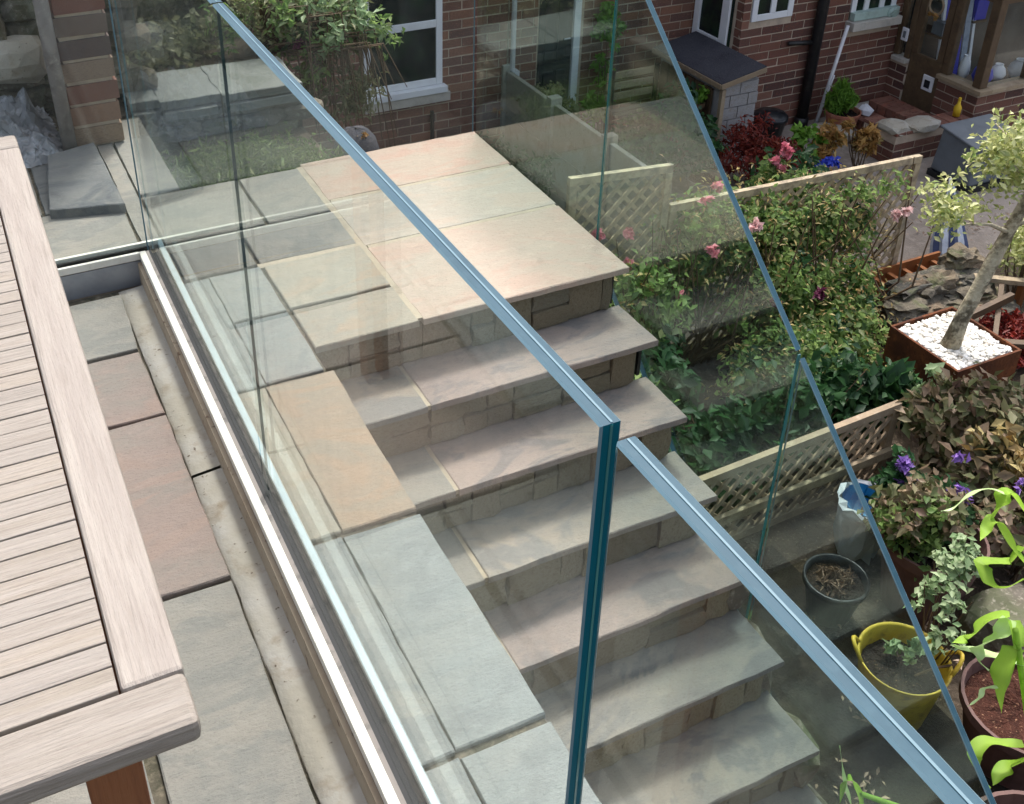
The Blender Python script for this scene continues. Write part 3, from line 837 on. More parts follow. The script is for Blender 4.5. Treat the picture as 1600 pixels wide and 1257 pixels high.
def interlayer(parent, a, b, w=0.0022):
    mbx = MB(); mbx.bar(a, b, w, 0.0012)
    return obj('interlayer', mbx, 'glass_arris', parent)

bal = thing('glass_balustrade', 'frameless glass balustrade beside the table, in a white base channel', 'balustrade', (GX, 1.2, 0))
ZT = 1.131
for (y0, y1, e0, e1) in ((1.884, 3.104, 'glass_end_clear', 'glass_end_clear'), (0.600, 1.877, 'glass_edge', 'glass_end_clear'), (-0.95, 0.578, 'glass_edge', 'glass_end_clear')):
    g = glass_panel(bal, 'glass_panel', [(y0, -.02), (y1, -.02), (y1, ZT), (y0, ZT)], 'y', GX, 0.0215, endmat=e0, endmat2=e1)
    interlayer(g, (GX + .0008, y0 + .001, ZT + .0002), (GX + .0008, y1 - .001, ZT + .0002))
    if e0 == 'glass_end_clear':
        edge_line(g, GX, y0 - .0025, 0.0, ZT - .002, .006, 'glass_dark')
    if e0 == 'glass_edge':
        mbx = MB(); mbx.box(GX - .0013, GX + .0013, y0 - .0006, y0 + .0002, 0, ZT - .001)
        obj('interlayer', mbx, 'glass_end_soft', g)
mb = MB(); mb.box(0.384, 0.4035, -0.95, 3.060, -0.004, 0.020); obj('channel_cladding', mb, 'alu_white', bal, bevel=.0015)
mb = MB(); mb.box(0.4050, 0.4145, -0.95, 3.07, -0.011, 0.0125); obj('channel_wall', mb, 'gasket_grey', bal)
mb = MB(); mb.box(0.4155, 0.4235, -0.95, 3.08, -0.011, 0.0085); obj('gasket', mb, 'gasket', bal)
mb = MB(); mb.box(0.4236, 0.4466, -0.95, 3.09, -0.0115, -0.0225 + .012); obj('channel_bed', mb, 'gasket', bal)
mb = MB(); mb.box(0.4467, 0.4495, -0.95, 3.10, -0.011, 0.008); obj('gasket', mb, 'gasket', bal)
mb = MB(); mb.box(0.4500, 0.4655, -0.95, 3.13, -0.011, 0.013); obj('channel_cladding', mb, 'alu_blue', bal, bevel=.0015)

bb = thing('glass_balustrade', 'back run of frameless glass balustrade meeting the corner behind the table', 'balustrade', (-0.4, 3.09, 0))
g = glass_panel(bb, 'glass_panel', [(-1.2, -.02), (0.418, -.02), (0.418, ZT), (-1.2, ZT)], 'x', 3.0900, 0.0215)
mb = MB(); mb.box(-1.2, 0.384, 3.050, 3.0615, -0.004, 0.020); obj('channel_cladding', mb, 'alu_white', bb, bevel=.0015)
mb = MB(); mb.box(-1.2, 0.384, 3.0500, 3.0515, -0.092, -0.006); obj('channel_face', mb, 'alu_side', bb)
mb = MB(); mb.box(-1.2, 0.400, 3.0635, 3.0775, -0.011, 0.008); obj('gasket', mb, 'gasket', bb)
mb = MB(); mb.box(-1.2, 0.424, 3.1025, 3.1085, -0.011, 0.008); obj('gasket', mb, 'gasket', bb)
mb = MB(); mb.box(-1.2, 0.4545, 3.1100, 3.1215, -0.011, 0.020); obj('channel_cladding', mb, 'alu_white', bb, bevel=.0015)

sb = thing('glass_balustrade', 'stair balustrade of raked glass panes on the far side of the steps', 'balustrade', (1.76, 2.0, 0))
SX = 1.762
rk = 0.868
def zt_(y): return 0.122 + rk * (y - 1.66)
g1 = glass_panel(sb, 'glass_panel', [(2.606, -.16), (3.486, -.16), (3.486, 1.08), (2.606, 1.08)], 'y', SX, .0175, 'glass_green', 'glass_end_clear')
g2 = glass_panel(sb, 'glass_panel', [(1.668, zt_(1.668) - 1.02), (2.596, zt_(2.596) - 1.02), (2.596, zt_(2.596)), (1.668, zt_(1.668))], 'y', SX, .0175, 'glass_green', 'glass_end_clear')
g3 = glass_panel(sb, 'glass_panel', [(0.62, zt_(0.62) - 1.02), (1.652, zt_(1.652) - 1.02), (1.652, zt_(1.652)), (0.62, zt_(0.62))], 'y', SX, .0175, 'glass_green', 'glass_end_clear')
edge_line(g1, SX - .002, 2.603, -.1, 1.079, .009, 'glass_end_soft'); edge_line(g2, SX, 1.664, zt_(1.66) - 1.0, zt_(1.66) - .004, .009, 'glass_end_soft'); edge_line(g3, SX + .004, 1.654, zt_(1.65) - 1.0, zt_(1.65) - .006, .004, 'glass_arris')
g4 = glass_panel(sb, 'glass_panel', [(0.47, -.10), (1.748, -.10), (1.748, 1.08), (0.47, 1.08)], 'x', 3.4985, .0175, 'glass', 'glass_end_clear')
edge_line(g4, 1.7485, 3.4985, -.1, 1.079, .004, 'glass_arris')
for k in range(0, 9):       # black strips painting in the shadow gap at the riser ends
    mb = MB(); yy = Y0 - GO * k + .045
    mb.box(1.697, 1.708, yy, yy + .04, -RISE * (k + 1) + .006, -RISE * k - .030)
    obj('gap_shade', mb, 'black_iron', sb)

# ================================================================ teak table
tb = thing('table', 'weathered teak slatted garden table in the left foreground', 'table', (-0.4, 1.58, FI))
TX0, TX1, TY0, TY1, TZ = -0.92, 0.083, 0.770, 2.395, 0.74
TH = 0.032
mb = MB(); mb.box(0.016, TX1, TY0 + .072, TY1 - .072, TZ - TH, TZ); obj('side_rail', mb, 'teak_rail', tb, bevel=.006)
mb = MB(); mb.box(TX0, TX0 + .072, TY0 + .072, TY1 - .072, TZ - TH, TZ); obj('side_rail', mb, 'teak_rail', tb, bevel=.006)
mb = MB()
mb.box(TX0, TX1, TY0, TY0 + .0715, TZ - TH, TZ); obj('end_rail', mb, 'teak', tb, bevel=.008)
mb = MB(); mb.box(TX0, TX1, TY1 - .0715, TY1, TZ - TH, TZ); obj('end_rail', mb, 'teak', tb, bevel=.008)
y = TY0 + .0745; P_ = .0352
i = 0
while y + P_ < TY1 - .072:
    mb = MB(); mb.box(TX0 + .075, 0.0135, y + .0003, y + P_ - .0016, TZ - .022, TZ - .001 - rg0.uniform(0, .0012)); obj('slat', mb, 'teak', tb, bevel=.0012)
    y += P_; i += 1
mb = MB(); mb.box(TX0 + .06, -.005, TY0 + .20, TY0 + .222, TZ - .115, TZ - TH - .001); obj('apron', mb, 'teak_under', tb)
mb = MB(); mb.box(TX0 + .06, -.005, TY1 - .222, TY1 - .20, TZ - .115, TZ - TH - .001); obj('apron', mb, 'teak_under', tb)
mb = MB(); mb.box(-.004, 0.018, TY0 + .15, TY1 - .15, TZ - .115, TZ - TH - .001); obj('apron', mb, 'teak_under', tb)
mb = MB(); mb.box(TX0 + .07, TX0 + .095, TY0 + .15, TY1 - .15, TZ - .115, TZ - TH - .001); obj('apron', mb, 'teak_under', tb)
for (lx, ly) in ((-.040, TY0 + .085), (TX0 + .065, TY0 + .085), (-.035, TY1 - .14), (TX0 + .065, TY1 - .14)):
    mb = MB(); mb.box(lx, lx + .062, ly, ly + .062, FI, TZ - TH - .002); obj('leg', mb, 'teak_under', tb, bevel=.003)

# ================================================================ left background: pier, pipe, rubble, garden wall
pier = thing('brick_pier', 'mixed brick and stone pier behind the corner of the glass', 'brick pier', (0.42, 4.05, 0))
mb = MB(); mb.box(0.343, 0.503, 3.962, 4.20, -.02, 2.0); obj('mortar_core', mb, 'mortar_brick', pier)
pb = unit_box('brick', 'pier_brick')
for k in range(24):
    zc = .0 + (k + .5) * .084
    o1 = rg0.uniform(-.004, .004)
    inst('brick', pb, pier, (.424 + o1, 4.075, zc), (rg0.uniform(-.015, .015), rg0.uniform(-.015, .015), rg0.uniform(-.02, .02)), (.182 + rg0.uniform(-.008, .006), .245, .069))
dp = obj('drainpipe', MB().tube([(.312, 3.93, .0), (.306, 3.94, .5), (.300, 3.945, 2.0)], .026, 12), 'pipe_grey', None, smooth=True)
tag(dp, 'grey cement drainpipe running up the brick pier', 'drainpipe')
stp = thing('stone_slab', 'smooth dark grey stone slab lying in front of the brick pier', 'stone slab', (.28, 3.4, 0))
slab(stp, [(0.172, 3.43), (0.405, 3.375), (0.395, 3.915), (0.225, 3.87)], .035, .0345, 'slab_dark', name='block')

wl = thing('rubble_wall', 'rough lichen-covered rubble wall at the top left', 'stone wall', (-.1, 4.5, 0))
mb = MB(); mb.box(-1.6, .60, 4.46, 4.75, -.03, 1.4); obj('core', mb, 'mortar_dark', wl)
rgw = random.Random(3)
zz = .02
while zz < 1.35:
    h = rgw.uniform(.07, .13)
    u = -1.4
    while u < .58:
        L = rgw.uniform(.10, .24)
        mb = MB(); boulder(mb, (u + L / 2, 4.43 + rgw.uniform(-.02, .02), zz + h / 2), (L * 1.1, .16, h * 1.14), seed=rgw.random() * 99)
        obj('stone', mb, 'rubble', wl)
        u += L
    zz += h
# crumpled sheet and loose stones in front of it
def crumple(name, x0, x1, y0, y1, z0, amp, n, seed, material, dome=.1, parent=None):
    rg = random.Random(seed); mbx = MB()
    from mathutils import noise
    for i in range(n + 1):
        for j in range(n + 1):
            u, v = i / n, j / n
            e = min(u, 1 - u, v, 1 - v) * 2
            x = x0 + (x1 - x0) * u + rg.uniform(-.01, .01); y_ = y0 + (y1 - y0) * v + rg.uniform(-.01, .01)
            q = noise.noise(Vector((x * 7 + seed, y_ * 7, 1.3))) * .6 + abs(noise.noise(Vector((x * 17, y_ * 17 + seed, 4)))) * .7
            mbx.v.append((x, y_, z0 + dome * min(1, e * 1.6) + amp * q * min(1, e * 3) + .004)); mbx.r.append(.5)
    for i in range(n):
        for j in range(n):
            a = i * (n + 1) + j
            mbx.f.append([a, a + n + 1, a + n + 2, a + 1]); mbx.mi.append(0)
    return obj(name, mbx, material, parent)
tag(crumple('plastic_sheet', -.20, .29, 3.86, 4.34, 0.0, .15, 40, 3, 'tarp', .09), 'crumpled pale grey plastic sheet heaped beside the drainpipe', 'plastic sheet')
for i, (x, y_, z, s, lb) in enumerate([(.20, 4.26, .27, .17, 'loose yellowish stone beside the drainpipe above the plastic sheet'), (.02, 4.27, .28, .15, 'grey loose stone at the foot of the rubble wall'), (-.12, 4.27, .27, .18, 'leftmost loose stone behind the crumpled plastic sheet'),
                                       (.11, 4.30, .38, .13, 'small stone lying on top of the loose stones')]):
    mb = MB(); boulder(mb, (x, y_, z), (s * 1.25, s, s * .95), seed=20 + i)
    tag(obj('stone', mb, 'rubble' if i else 'concrete'), lb, 'stone')

# low dry stone wall with grey coping, lawn strip and bank behind
dw = thing('dry_stone_wall', 'low dry stone wall with flat grey coping seen through the glass', 'stone wall', (.95, 4.4, -.4))
mb = MB(); mb.box(.62, 1.28, 4.30, 4.55, -.42, -.06); obj('core', mb, 'mortar_dark', dw)
zz = -.22
while zz < -.09:
    h = rgw.uniform(.045, .075); u = .60
    while u < 1.27:
        L = rgw.uniform(.10, .22); mb = MB()
        boulder(mb, (u + L / 2, 4.29 + rgw.uniform(-.01, .01), zz + h / 2), (L * 1.12, .12, h * 1.12), seed=rgw.random() * 99); obj('stone', mb, 'rubble', dw)
        u += L
    zz += h
for (a, b, z1) in ((.585, .70, .05), (.705, .95, .035), (.955, 1.30, .03)):
    slab(dw, [(a, 4.22 + rgw.uniform(-.01, .01)), (b, 4.22 + rgw.uniform(-.01, .01)), (b, 4.56), (a, 4.58)], z1 - .012, .035, 'coping', name='coping_stone', jit=.02)
    slab(dw, [(a + .01, 4.205), (b - .02, 4.20), (b - .01, 4.56), (a, 4.56)], z1 - .055, .035, 'coping', name='coping_stone', jit=.02)
gr = leaves('grass', [(.96, 3.88, -.19, .36, .36, .02)], 6500, .05, 'leaf_grass', None, seed=4, asp=.16, flat=.05, droop=-.8, clump=.35)
tag(gr, 'rough pale green grass below the landing edge', 'grass', kind='stuff')
hb = thing('hedge', 'dull olive hedge above the low stone wall', 'hedge', (.9, 4.95, 0))
mb = MB()
for i in range(16):
    x = rgw.uniform(.4, 1.3); yy = rgw.uniform(5.1, 5.4)
    mb.tube([(x, yy, -.03), (x + rgw.uniform(-.1, .1), yy + rgw.uniform(-.1, .1), .3), (x + rgw.uniform(-.2, .2), yy, .6)], [.012, .008, .004], 5)
obj('stems', mb, 'twig', hb)
leaves('foliage', [(.62, 5.25, .30, .32, .26, .34), (.98, 5.3, .28, .34, .28, .32), (1.25, 5.3, .12, .3, .26, .22), (.8, 4.85, .02, .4, .2, .1)], 12000, .045, 'leaf_olive', hb, seed=5)

bu = thing('shrub', 'straggly hanging shrub with arching twigs below the house window', 'shrub', (1.45, 4.75, -.1))
mb = MB()
for i in range(80):
    a = rgw.uniform(0, 1)
    x0_, y0_, z0_ = 1.30 + .35 * a, 4.75 + rgw.uniform(-.2, .2), .10 + rgw.uniform(-.05, .15) - .12 * a
    x1_ = x0_ + rgw.uniform(.05, .32); z1_ = z0_ - rgw.uniform(.18, .62)
    mb.tube([(1.25, 4.9, -.1), (x0_, y0_, z0_), ((x0_ + x1_) / 2 + .05, y0_ - .03, z0_ + .01), (x1_, y0_ - .06, z1_)], [.007, .005, .004, .002], 5)
obj('twigs', mb, 'twig', bu)
leaves('foliage', [(1.32, 4.75, .16, .26, .22, .16), (1.62, 4.75, .08, .24, .2, .13), (1.50, 4.70, -.06, .22, .18, .14), (1.85, 4.72, .02, .12, .1, .06)], 1300, .045, 'leaf_rose', bu, seed=6, asp=.42)
leaves('olive_leaf', [(1.35, 4.75, .14, .26, .22, .16), (1.62, 4.75, .06, .24, .2, .14)], 900, .045, 'leaf_olive', bu, seed=66, asp=.35)
leaves('pale_leaf', [(1.55, 4.7, .10, .34, .2, .13), (1.86, 4.70, .0, .1, .1, .05)], 520, .05, 'leaf_pale', bu, seed=7, asp=.4)
leaves('dry_leaf', [(1.62, 4.70, -.25, .22, .16, .22), (1.78, 4.68, -.35, .12, .1, .14)], 700, .05, 'leaf_olive', bu, seed=8, asp=.25, droop=1.2)
leaves('flower', [(1.42, 4.62, .02, .035, .03, .035)], 60, .035, 'petal_maroon', bu, seed=9)
gn = thing('ornament', 'small dark ornament with a yellow leaf behind the landing edge', 'ornament', (1.43, 3.95, -.40))
obj('body', MB().lathe((1.43, 3.95, -.40), [(.0, 0), (.08, .0), (.10, .08), (.105, .17), (.085, .24), (.05, .28), (.0, .29)], 18, jit=.004), 'felt', gn, smooth=True)
leaves('yellow_leaf', [(1.44, 3.90, -.125, .02, .012, .012)], 16, .03, 'leaf_orange', gn, seed=3)

# ================================================================ houses
bm_ = unit_box('brick', 'brick'); br_ = unit_box('brick', 'brick_red')
YM = 7.5
TOP = 2.8
def window(parent, x0, x1, z0, z1, y, mull=(), trans=(), fr=.055, sill=None, name='window', paneobjs=True):
    """white framed window set 30 mm proud of the mortar face (faces -Y)"""
    w = obj(name, MB().box(x0, x1, y - .006, y - .001, z0, z1), 'pane', parent)
    mbf = MB()
    f = [(x0, x0 + fr, z0, z1), (x1 - fr, x1, z0, z1)]
    for q in f: mbf.box(q[0], q[1], y - .018, y + .033, q[2], q[3])
    mbf.box(x0 + fr, x1 - fr, y - .017, y + .033, z0, z0 + fr); mbf.box(x0 + fr, x1 - fr, y - .017, y + .033, z1 - fr, z1)
    for t in trans: mbf.box(x0 + fr, x1 - fr, y - .019, y + .033, t - fr * .55, t + fr * .55)
    for q in mull: mbf.box(q - fr * .5, q + fr * .5, y - .0195, y + .033, z0 + fr, z1 - fr)
    obj('frame', mbf, 'upvc', w, bevel=.004)
    if sill:
        mbs = MB(); mbs.box(x0 - .01, x1 + .02, y - .075, y + .03, z0 - .055, z0 - .002); obj('cill', mbs, 'upvc', w, bevel=.004)
        mbs = MB(); mbs.box(x0 - .02, x1 + .05, y - .062, y + .03, z0 - .135, z0 - .058); obj('sill', mbs, 'stone_sill', w, bevel=.004)
    return w

h1 = thing('brick_house', 'brown brick house wall with a white window beyond the landing', 'house', (2.6, YM, GZ))
mb = MB(); mb.box(-2.0, 4.05, YM, YM + .3, GZ, TOP); w1 = obj('wall', mb, 'mortar_brick', h1)
holes = [(2.80, 3.47, -1.50, .1)]
brick_wall(w1, 1.50, 4.045, GZ, .9, YM, None, random.Random(2), bm_, 'brick_mass', [(2.80, 3.47, -1.60, .1)], nmax=300, zobj=-.2,
           prio=lambda t: (0 if 2.2 < t[0] < 4.2 and -1.95 < t[2] < -.55 else 1, -t[2]))
window(h1, 2.805, 3.465, -1.50, .08, YM, trans=(-1.00,), sill=True)
mb = MB(); mb.box(-2.2, 4.2, YM - .25, YM + .6, TOP + .002, TOP + .12); obj('eaves', mb, 'felt', h1)
mb = MB(); mb.box(3.36, 3.385, YM - .03, YM - .006, -2.1, -1.72); obj('vent_pipe', mb, 'black_iron', h1)

h2 = thing('brick_house', 'red brick house with black door and rear offshoot on the right', 'house', (5.5, YM, GZ))
mb = MB(); mb.box(4.055, 5.92, YM, YM + .3, GZ, TOP); w2 = obj('wall', mb, 'mortar_brick', h2)
brick_wall(w2, 4.06, 5.90, GZ, .6, YM, None, random.Random(4), bm_, 'brick_mass', [(4.32, 4.76, GZ, .12)], nmax=300, zobj=-.3,
           prio=lambda t: (0 if t[0] > 4.7 and t[2] < -.7 else 1, -t[2]))
mb = MB(); mb.box(5.92, 9.6, 6.9, YM + .3, GZ, TOP); w3 = obj('wall', mb, 'mortar_brick', h2)
brick_wall(w3, 5.915, 7.72, GZ, .6, 6.9, None, random.Random(5), br_, 'brick_red_mass', [(5.99, 6.44, -1.17, .1), (7.08, 7.62, -1.42, .1)], nmax=300, zobj=-.4,
           prio=lambda t: (0 if t[2] < -.9 else 1, t[2]))
brick_wall(w3, 6.915, 7.49, GZ, .6, 5.92, None, random.Random(6), br_, 'brick_red_mass', [(6.98, 7.49, GZ, .2)], nmax=200, zobj=-.6, axis='y')
mb = MB(); mb.box(4.0, 9.8, 6.6, YM + .6, TOP + .002, TOP + .12); obj('eaves', mb, 'felt', h2)
# black back door with white jamb
d = obj('door', MB().box(4.335, 4.645, YM - .012, YM + .02, GZ + .05, .10), 'door_black', h2)
mb = MB()
for (z0_, z1_) in ((-2.05, -1.55), (-1.45, -.75), (-.65, .0)):
    mb.box(4.385, 4.475, YM - .022, YM - .0125, z0_, z1_); mb.box(4.505, 4.60, YM - .022, YM - .0125, z0_, z1_)
obj('panel', mb, 'door_black', d, bevel=.006)
obj('handle', MB().tube([(4.61, YM - .05, -1.28), (4.55, YM - .055, -1.28)], .008, 8), 'alu', d)
mb = MB(); mb.box(4.652, 4.715, YM - .035, YM + .02, GZ + .02, .14); obj('door_jamb', mb, 'upvc', h2, bevel=.004)
# white framed glazed door in the offshoot side, facing left
d2 = obj('door', MB().box(5.885, 5.93, 7.02, 7.47, GZ + .1, .05), 'pane', h2)
mb = MB(); mb.box(5.862, 5.884, 7.40, 7.475, GZ + .1, .05); mb.box(5.862, 5.884, 7.015, 7.11, GZ + .1, .05); mb.box(5.863, 5.884, 7.11, 7.40, -1.45, -1.36); mb.box(5.863, 5.884, 7.11, 7.40, GZ + .1, GZ + .2)
obj('frame', mb, 'upvc', d2, bevel=.004)
window(h2, 6.00, 6.43, -1.165, .08, 6.9, mull=(6.215,), sill=None)
wn_ = window(h2, 7.09, 7.61, -1.29, .08, 6.9, mull=(7.26, 7.44), sill=None)
mb = MB(); mb.box(7.06, 7.62, 6.79, 6.93, -1.37, -1.295); obj('sill', mb, 'stone_sill', wn_, bevel=.004)
mb = MB(); mb.box(7.09, 7.61, 6.83, 6.93, -1.29, -1.22); obj('cill', mb, 'sill_green', wn_, bevel=.004)
mb = MB(); mb.tube([(7.52, 6.83, -1.26), (7.52, 6.80, -1.27)], .052, 16); mb.tube([(7.52, 6.80, -1.27), (7.52, 6.79, -1.272)], .03, 12); obj('vent', mb, 'sill_green', h2)
# pipes
tag(obj('downpipe', MB().tube([(6.69, 6.835, GZ), (6.71, 6.835, -1.1), (6.72, 6.835, 2.6)], .048, 14).tube([(6.69, 6.835, GZ), (6.692, 6.835, GZ + .09)], .062, 14).tube([(6.70, 6.84, -1.42), (6.42, 6.86, -1.40)], .02, 8), 'black_iron', None, smooth=True), 'black cast iron downpipe on the red brick wall', 'downpipe')
tag(obj('waste_pipe', MB().tube([(4.085, YM - .035, -1.5), (4.085, YM - .035, 2.6)], .021, 10).box(4.05, 4.13, YM - .075, YM - .005, -1.60, -1.48), 'pipe_white', None), 'thin white waste pipe with square box between the two houses', 'pipe')
tag(obj('pole', MB().tube([(6.77, 6.74, GZ), (7.0, 6.80, -1.30)], .016, 10).tube([(6.795, 6.735, GZ + .1), (6.90, 6.75, -1.72)], .007, 6), 'pipe_white', None, smooth=True), 'long white pole leaning against the wall beside the downpipe', 'pole')

# low fence of concrete boards between the gardens
fn = thing('concrete_fence', 'low grey concrete board fence running back to the house', 'fence', (4.05, 6.2, GZ))
for i in range(3):
    y0_, y1_ = 5.2 + i * .78, 5.2 + i * .78 + .70
    for (a, b) in ((-2.19, -1.86), (-1.855, -1.48)):
        mb = MB(); mb.box(4.03, 4.07, y0_, y1_, a, b); obj('board', mb, 'concrete', fn, bevel=.004)
    mb = MB(); mb.box(4.00, 4.10, y1_ + .003, y1_ + .077, GZ, -1.43); obj('post', mb, 'concrete', fn, bevel=.005)

# coal shed
sh = thing('lean_to_shed', 'small pale grey block shed with a black felt roof', 'shed', (5.6, 6.8, GZ))
mb = MB(); mb.box(5.44, 5.80, 6.47, 7.3, GZ, -1.47); obj('wall_core', mb, 'block_white', sh)
bk = unit_box('block', 'block_white')
for c in range(7):
    u = 5.435 - (.09 if c % 2 else 0)
    while u < 5.80:
        a, b = max(u, 5.435), min(u + .18, 5.805)
        if b - a > .03: inst('block', bk, sh, ((a + b) / 2, 6.468, GZ + (c + .5) * .104), (0, 0, 0), (b - a - .008, .03, .096))
        u += .18
rf = MB(); rf.hexa([(5.39, 6.42, -1.470), (5.82, 6.42, -1.388), (5.82, 7.36, -1.388), (5.39, 7.36, -1.470), (5.39, 6.42, -1.440), (5.82, 6.42, -1.358), (5.82, 7.36, -1.358), (5.39, 7.36, -1.440)])
rfo = obj('roof', rf, 'felt', sh)
mb = MB(); mb.bar((5.384, 6.42, -1.466), (5.384, 7.36, -1.466), .010, .04); mb.bar((5.39, 6.414, -1.468), (5.82, 6.414, -1.386), .010, .04); obj('fascia', mb, 'timber_grey', rfo)
mb = MB(); mb.bar((5.43, 6.44, GZ), (5.43, 6.44, -1.5), .035, .035); obj('corner_post', mb, 'timber_grey', sh)
mb = MB()
for k in range(6):
    mb.box(5.405, 5.425, 6.55 + k * .12, 6.65 + k * .12, GZ, -1.53)
obj('side_board', mb, 'timber_dark', sh)
hp = thing('hanging_basket', 'small hanging basket of lime leaves on the shed side', 'hanging basket', (5.32, 6.62, -1.62))
obj('basket', MB().lathe((5.32, 6.62, -1.74), [(0, 0), (.05, .01), (.075, .06), (.08, .1)], 14), 'timber_dark', hp)
leaves('foliage', [(5.32, 6.60, -1.6, .09, .09, .07)], 130, .07, 'leaf_bright', hp, seed=11)
# small plants along the walls
def plant(name, label, cat, base, blobs, n, size, material, seed, stems=8, group=None, stem_r=.006, extra=(), **k):
    t = thing(name, label, cat, base, group)
    mbx = MB(); rg = random.Random(seed)
    for i in range(stems):
        b = blobs[i % len(blobs)]
        e = (b[0] + rg.uniform(-.6, .6) * b[3], b[1] + rg.uniform(-.6, .6) * b[4], b[2] + rg.uniform(-.2, .7) * b[5])
        s0 = (base[0] + rg.uniform(-.03, .03), base[1] + rg.uniform(-.03, .03), base[2])
        mid = tuple((s0[j] + e[j]) / 2 + rg.uniform(-.03, .03) for j in range(3))
        mbx.tube([s0, mid, e], [stem_r, stem_r * .75, stem_r * .4], 5)
    if stems: obj('stems', mbx, 'twig', t)
    leaves('foliage', blobs, n, size, material, t, seed=seed, **k)
    for i, (nm, bl, nn, sz, mt_) in enumerate(extra):
        leaves(nm, bl, nn, sz, mt_, t, seed=seed + 50 + i)
    return t
plant('climber', 'bright green climber on the brick wall right of the black door', 'climbing plant', (4.93, 7.36, GZ), [(4.95, 7.40, -1.22, .13, .08, .2), (4.90, 7.38, -1.55, .1, .08, .15), (4.86, 7.36, -1.9, .12, .1, .14)], 1100, .06, 'leaf_bright', 12)
plant('shrub', 'grey-green shrub at the foot of the wall left of the black door', 'shrub', (4.25, 7.2, GZ), [(4.22, 7.15, -1.62, .17, .14, .14), (4.4, 7.1, -1.85, .18, .15, .2)], 900, .05, 'leaf_olive', 13)
plant('shrub', 'dark fern clump behind the far corner of the landing', 'shrub', (3.5, 6.7, GZ), [(3.45, 6.6, -1.9, .26, .2, .24), (3.7, 6.5, -1.95, .25, .2, .2), (3.2, 6.8, -1.95, .3, .2, .2)], 2200, .07, 'leaf_dark', 14, asp=.35)
plant('shrub', 'dark leafy bush between the fence and the black roofed shed', 'shrub', (4.9, 6.4, GZ), [(4.75, 6.5, -1.9, .28, .25, .26), (5.1, 6.25, -1.85, .2, .2, .25), (5.15, 6.6, -1.65, .16, .16, .22)], 2200, .07, 'leaf_dark', 15)
plant('shrub', 'pale weedy clump in the lower garden beside the landing', 'shrub', (3.0, 5.0, GZ), [(2.6, 5.1, -2.05, .4, .35, .14), (3.2, 5.4, -2.05, .4, .35, .14), (3.1, 4.8, -2.05, .35, .25, .12)], 3000, .06, 'leaf_grass', 16, asp=.3)
bx = thing('bench', 'dark garden bench half hidden in plants by the shed', 'bench', (4.95, 6.85, GZ))
for k in range(4): mb = MB(); mb.box(4.75, 5.25, 6.70 + k * .085, 6.77 + k * .085, -1.80, -1.775); obj('slat', mb, 'black_plastic', bx, bevel=.004)
for k in range(3): mb = MB(); mb.box(4.75, 5.25, 7.06, 7.085, -1.72 + k * .09, -1.66 + k * .09); obj('back_slat', mb, 'timber_grey', bx, bevel=.004)
for xx in (4.77, 5.20):
    mb = MB(); mb.box(xx, xx + .03, 6.72, 6.76, GZ, -1.8); mb.box(xx, xx + .03, 7.03, 7.058, GZ, -1.45); obj('leg', mb, 'black_iron', bx)

# ================================================================ conservatory
cv = thing('conservatory', 'timber framed conservatory on a brick base at the top right', 'conservatory', (8.2, 6.4, GZ))
XC, YC = 7.7, 5.90
SZ = -1.69
mb = MB(); mb.box(XC, XC + .12, YC, 6.33, GZ, SZ - .03); mb.box(XC, XC + .12, 6.70, 6.893, GZ, SZ - .03); mb.box(XC + .12, 9.6, YC, YC + .12, GZ, SZ - .03)
wb = obj('base_wall', mb, 'mortar_brick', cv)
brick_wall(wb, YC, 6.33, GZ, SZ - .05, XC, None, random.Random(8), br_, 'brick_red_mass', axis='y', nmax=60)
brick_wall(wb, 6.70, 6.89, GZ, SZ - .05, XC, None, random.Random(9), br_, 'brick_red_mass', axis='y', nmax=60)
brick_wall(wb, XC, 9.6, GZ, SZ - .05, YC, None, random.Random(10), br_, 'brick_red_mass', axis='x', nmax=60, prio=lambda t: t[0])
mb = MB(); mb.box(XC - .045, XC + .10, YC - .05, 6.33, SZ - .028, SZ + .01); obj('sill', mb, 'timber_grey', cv, bevel=.004)
mb = MB(); mb.box(XC + .102, 9.6, YC - .049, YC + .09, SZ - .028, SZ + .011); obj('sill', mb, 'timber_grey', cv, bevel=.004)
mb = MB(); mb.box(XC - .045, XC + .10, 6.70, 6.86, SZ - .028, SZ + .01); obj('sill', mb, 'stone_sill', cv, bevel=.004)
CT = .6
def post(x, y_, w=.07):
    mbp = MB(); mbp.box(x, x + w, y_, y_ + w, SZ + .012, CT); return obj('post', mbp, 'timber_dark', cv, bevel=.006)
post(XC - .005, YC - .004, .085); post(XC, 6.255, .07); post(XC, 6.70, .06); post(XC, 6.83, .055)
post(8.25, YC, .07); post(8.85, YC, .07); post(9.45, YC, .07)
for (z) in (-.93, CT):
    mb = MB(); mb.box(XC + .008, XC + .056, YC + .083, 6.254, z - .03, z + .03); obj('rail', mb, 'timber_dark', cv)
    mb = MB(); mb.box(XC + .083, 8.248, YC + .008, YC + .056, z - .03, z + .03); obj('rail', mb, 'timber_dark', cv)
mb = MB(); mb.box(XC + .028, XC + .034, YC + .084, 6.253, SZ + .012, CT - .031); obj('pane', mb, 'glass', cv)
mb = MB(); mb.box(XC + .084, 8.249, YC + .028, YC + .034, SZ + .012, CT - .031); obj('pane', mb, 'glass', cv)
mb = MB(); mb.box(8.322, 8.848, YC + .028, YC + .034, SZ + .012, CT - .031); obj('pane', mb, 'glass', cv)
mb = MB(); mb.box(XC + .028, XC + .034, 6.762, 6.829, SZ + .012, CT - .031); obj('pane', mb, 'glass', cv)
mb = MB(); mb.box(XC - .1, 9.7, YC - .1, 6.895, CT + .001, CT + .08); obj('roof', mb, 'timber_dark', cv)
